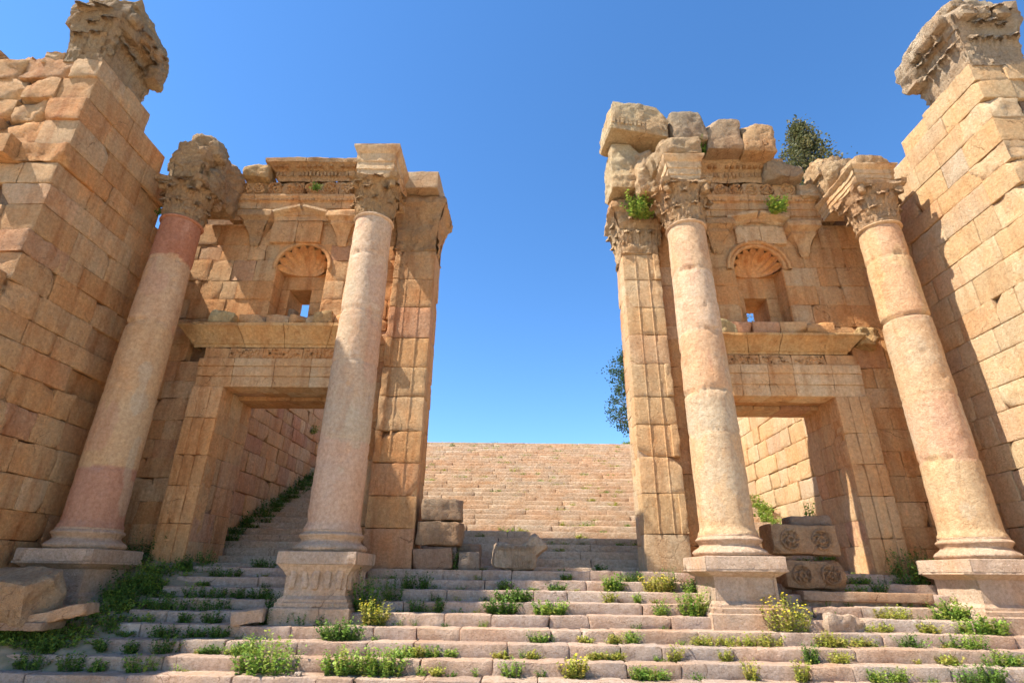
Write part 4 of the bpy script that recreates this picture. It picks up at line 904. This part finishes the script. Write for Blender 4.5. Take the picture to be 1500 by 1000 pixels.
mb = MB(); rng = random.Random(300); PL = {'G': GRN, 'D': DGR, 'Y': YEL}
for x, k, h, w_, p in WEEDS: sprig(mb, (x, sy(k), sz(k)), h * 1.1, w_ + .02, rng, PL[p], .05, int(10 + w_ * 80), 14)
for _ in range(190):                                   # small growth in the joints
    k = rng.randint(-1, 8); x = rng.uniform(-8, 9.5)
    if abs(x + 3.65) < .9 or abs(x - 4.04) < .9 or abs(x - 8.71) < .9: continue
    sprig(mb, (x, sy(k) + .04, sz(k)), rng.uniform(.05, .16), rng.uniform(.03, .16), rng, rng.choice((GRN, DGR, YEL)), .035, rng.randint(4, 12), 8)
o = mb.build('step_weeds', M_LEAF, None, smooth=False); o['kind'] = 'stuff'; tag(o, 'small green and yellowish weeds growing in the joints of the lower steps', 'weeds')
mb = MB()
for _ in range(230):
    k = rng.randint(0, KTOP); x = rng.uniform(-5.5, 7.0); sprig(mb, (x, far_y(k + 1) - .03, far_z(k)), rng.uniform(.06, .2) * (1.5 if rng.random() < .12 else 1), rng.uniform(.05, .3), rng, rng.choice((YEL, YEL, GRN)), .06, rng.randint(4, 14), 7)
for k in range(0, KTOP):
    for X_, pal in ((-7.75, DGR), (7.65, GRN)):
        for q in range(3): sprig(mb, (X_ + (rng.uniform(0, .5) if X_ < 0 else -rng.uniform(0, .5)), far_y(k) + rng.uniform(0, .4), far_z(k)), rng.uniform(.15, .42), .2, rng, pal, .07, 12, 10)
for q in range(40): sprig(mb, (rng.uniform(5.2, 9), far_y(KTOP) + .5, far_z(KTOP)), .25, .3, rng, GRN, .08, 12, 8)
o = mb.build('upper_weeds', M_LEAF, None, smooth=False); o['kind'] = 'stuff'; tag(o, 'tufts of grass and weeds on the long upper flight of steps', 'weeds')
mb = MB()
for _ in range(330):
    x = rng.uniform(-9.3, -6.3); y = rng.uniform(8.9, 12.5)
    if y > 10.3 and x < -7.6 and y < 12.1: continue
    k = (y - STAIR_Y0) / ST_T
    if x > -7.0 and rng.random() < .7 or (y < 9.5 and x > -8.2): continue
    sprig(mb, (x, y, bank_z(x, y) - .03), rng.uniform(.12, .36), rng.uniform(.12, .3), rng, rng.choice((DGR, DGR, GRN)), .055, 13, 12, .10)
o = mb.build('undergrowth', M_LEAF, None, smooth=False); o['kind'] = 'stuff'; tag(o, 'dark green undergrowth with scattered yellow flowers on the bank beside the steps', 'undergrowth')
GW = 'plants rooted high in the masonry'
plant('bush', 3.25, 12.0, 8.85, .75, .38, 'bright green shrub with brown roots growing on top of the fluted pier', 320, GRN, 60, .085, 18, 0, GW)
plant('bush', 6.9, 12.1, 9.05, .5, .22, 'fan of green leaves growing from the right carved frieze, right of the pediment', 321, GRN, 30, .1, 14, 0, GW)
plant('bush', 4.95, 11.85, 10.85, .45, .25, 'dark green tuft among the topmost blocks of the right gateway', 322, DGR, 26, .07, 14, 0, GW)
plant('bush', -5.75, 12.2, 9.85, .22, .16, 'small green tuft on the frieze above the left pediment', 323, DGR, 16, .05, 10, 0, GW)
plant('bush', -7.72, 20.0, 4.8, .35, .18, 'little plant hanging on the passage wall seen through the left doorway', 324, GRN, 16, .07, 10, 0, GW)
plant('bush', 5.95, 11.8, 1.2, .38, .14, 'thin sprig standing on the dark slab above the carved blocks', 325, GRN, 9, .07, 9, 0, GW)
plant('bush', -9.15, 11.3, 8.3, .3, .16, 'dark tuft in a joint of the tall left wall near its broken rear edge', 326, DGR, 14, .05, 10, 0, GW)
plant('bush', -7.6, 12.35, 5.75, .22, .16, 'small green tuft on the left door cornice beside the broken pale stone', 327, GRN, 14, .05, 10, 0, GW)
# ------------------------------------------------------------------ trees on the hill
def tree(name, x, y, z, H, label, seed, shape, crown_r, nl, ls, pal, nlf=26, grp='trees beyond the ruins'):
    rng = random.Random(seed); t = thing(name, label, 'tree', (x, y, z), grp)
    mb = MB(); lathe(mb, (x, y), [(.22, z - .3), (.16, z + H * .4), (.05, z + H * .92)], 10, col=(.1, .08, .05), amp=.05, res=.6)
    V = []; K = []
    for i in range(nl):
        u = rng.random(); hz, rr = shape(u, rng); a = rng.random() * 6.283
        cl = Vector((x + rr * crown_r * math.cos(a), y + rr * crown_r * math.sin(a), z + hz * H))
        # branch
        b0 = Vector((x, y, cl.z - rr * crown_r * .35)); d = Vector((0, 0, .02 + .02 * rr))
        mb.add([b0 - d, b0 + d, cl + d * .3, cl - d * .3], Q=[(0, 1, 2, 3)], col=(.1, .08, .05))
        base = np.array(rng.choice(pal)) * rng.uniform(.8, 1.2); cr = ls * rng.uniform(1.3, 3.2)
        for k in range(nlf):
            q = cl + Vector((rng.gauss(0, .45), rng.gauss(0, .45), rng.gauss(0, .40))) * cr
            dr = Vector((rng.gauss(0, 1), rng.gauss(0, 1), rng.gauss(.4, .8))).normalized() * ls * rng.uniform(.6, 1.2); sd_ = dr.cross(Vector((rng.gauss(0, 1), rng.gauss(0, 1), rng.gauss(0, 1)))).normalized() * ls * .28
            V += [q, q + dr * .5 - sd_, q + dr, q + dr * .5 + sd_]; K += [base * rng.uniform(.75, 1.2)] * 4
    mb.build('trunk', M_BARK, t)
    m2 = MB(); V = np.array([tuple(v) for v in V]); m2.add(V, Q=np.arange(len(V)).reshape(-1, 4), col=np.array(K)); m2.build('crown', M_LEAF, t, smooth=False)
def cyp(u, rng):
    h = .2 + .8 * u; r = (1 - u) ** .85 * (.30 + .70 * abs(math.sin(u * 58))) + .01; return h, r * rng.uniform(.55, 1.05)
tree('conifer', 14.2, 21.5, 5.9, 15.6, 'dark olive conifer with an uneven pointed crown, rising behind the right gateway', 101, cyp, 5.2, 1500, .17, ((.13, .13, .045), (.19, .16, .06), (.09, .10, .035)), 13)
def rnd(u, rng):
    h = .25 + .75 * u; return h, math.sqrt(max(.02, 1 - ((h - .6) / .42) ** 2)) * rng.uniform(.3, 1.0)
tree('pine_tree', 6.9, 30, 5.8, 6.6, 'dark green tree peeping out left of the fluted pier, beyond the stairs', 102, rnd, 2.1, 420, .15, ((.045, .085, .03), (.06, .10, .035), (.04, .07, .025)))
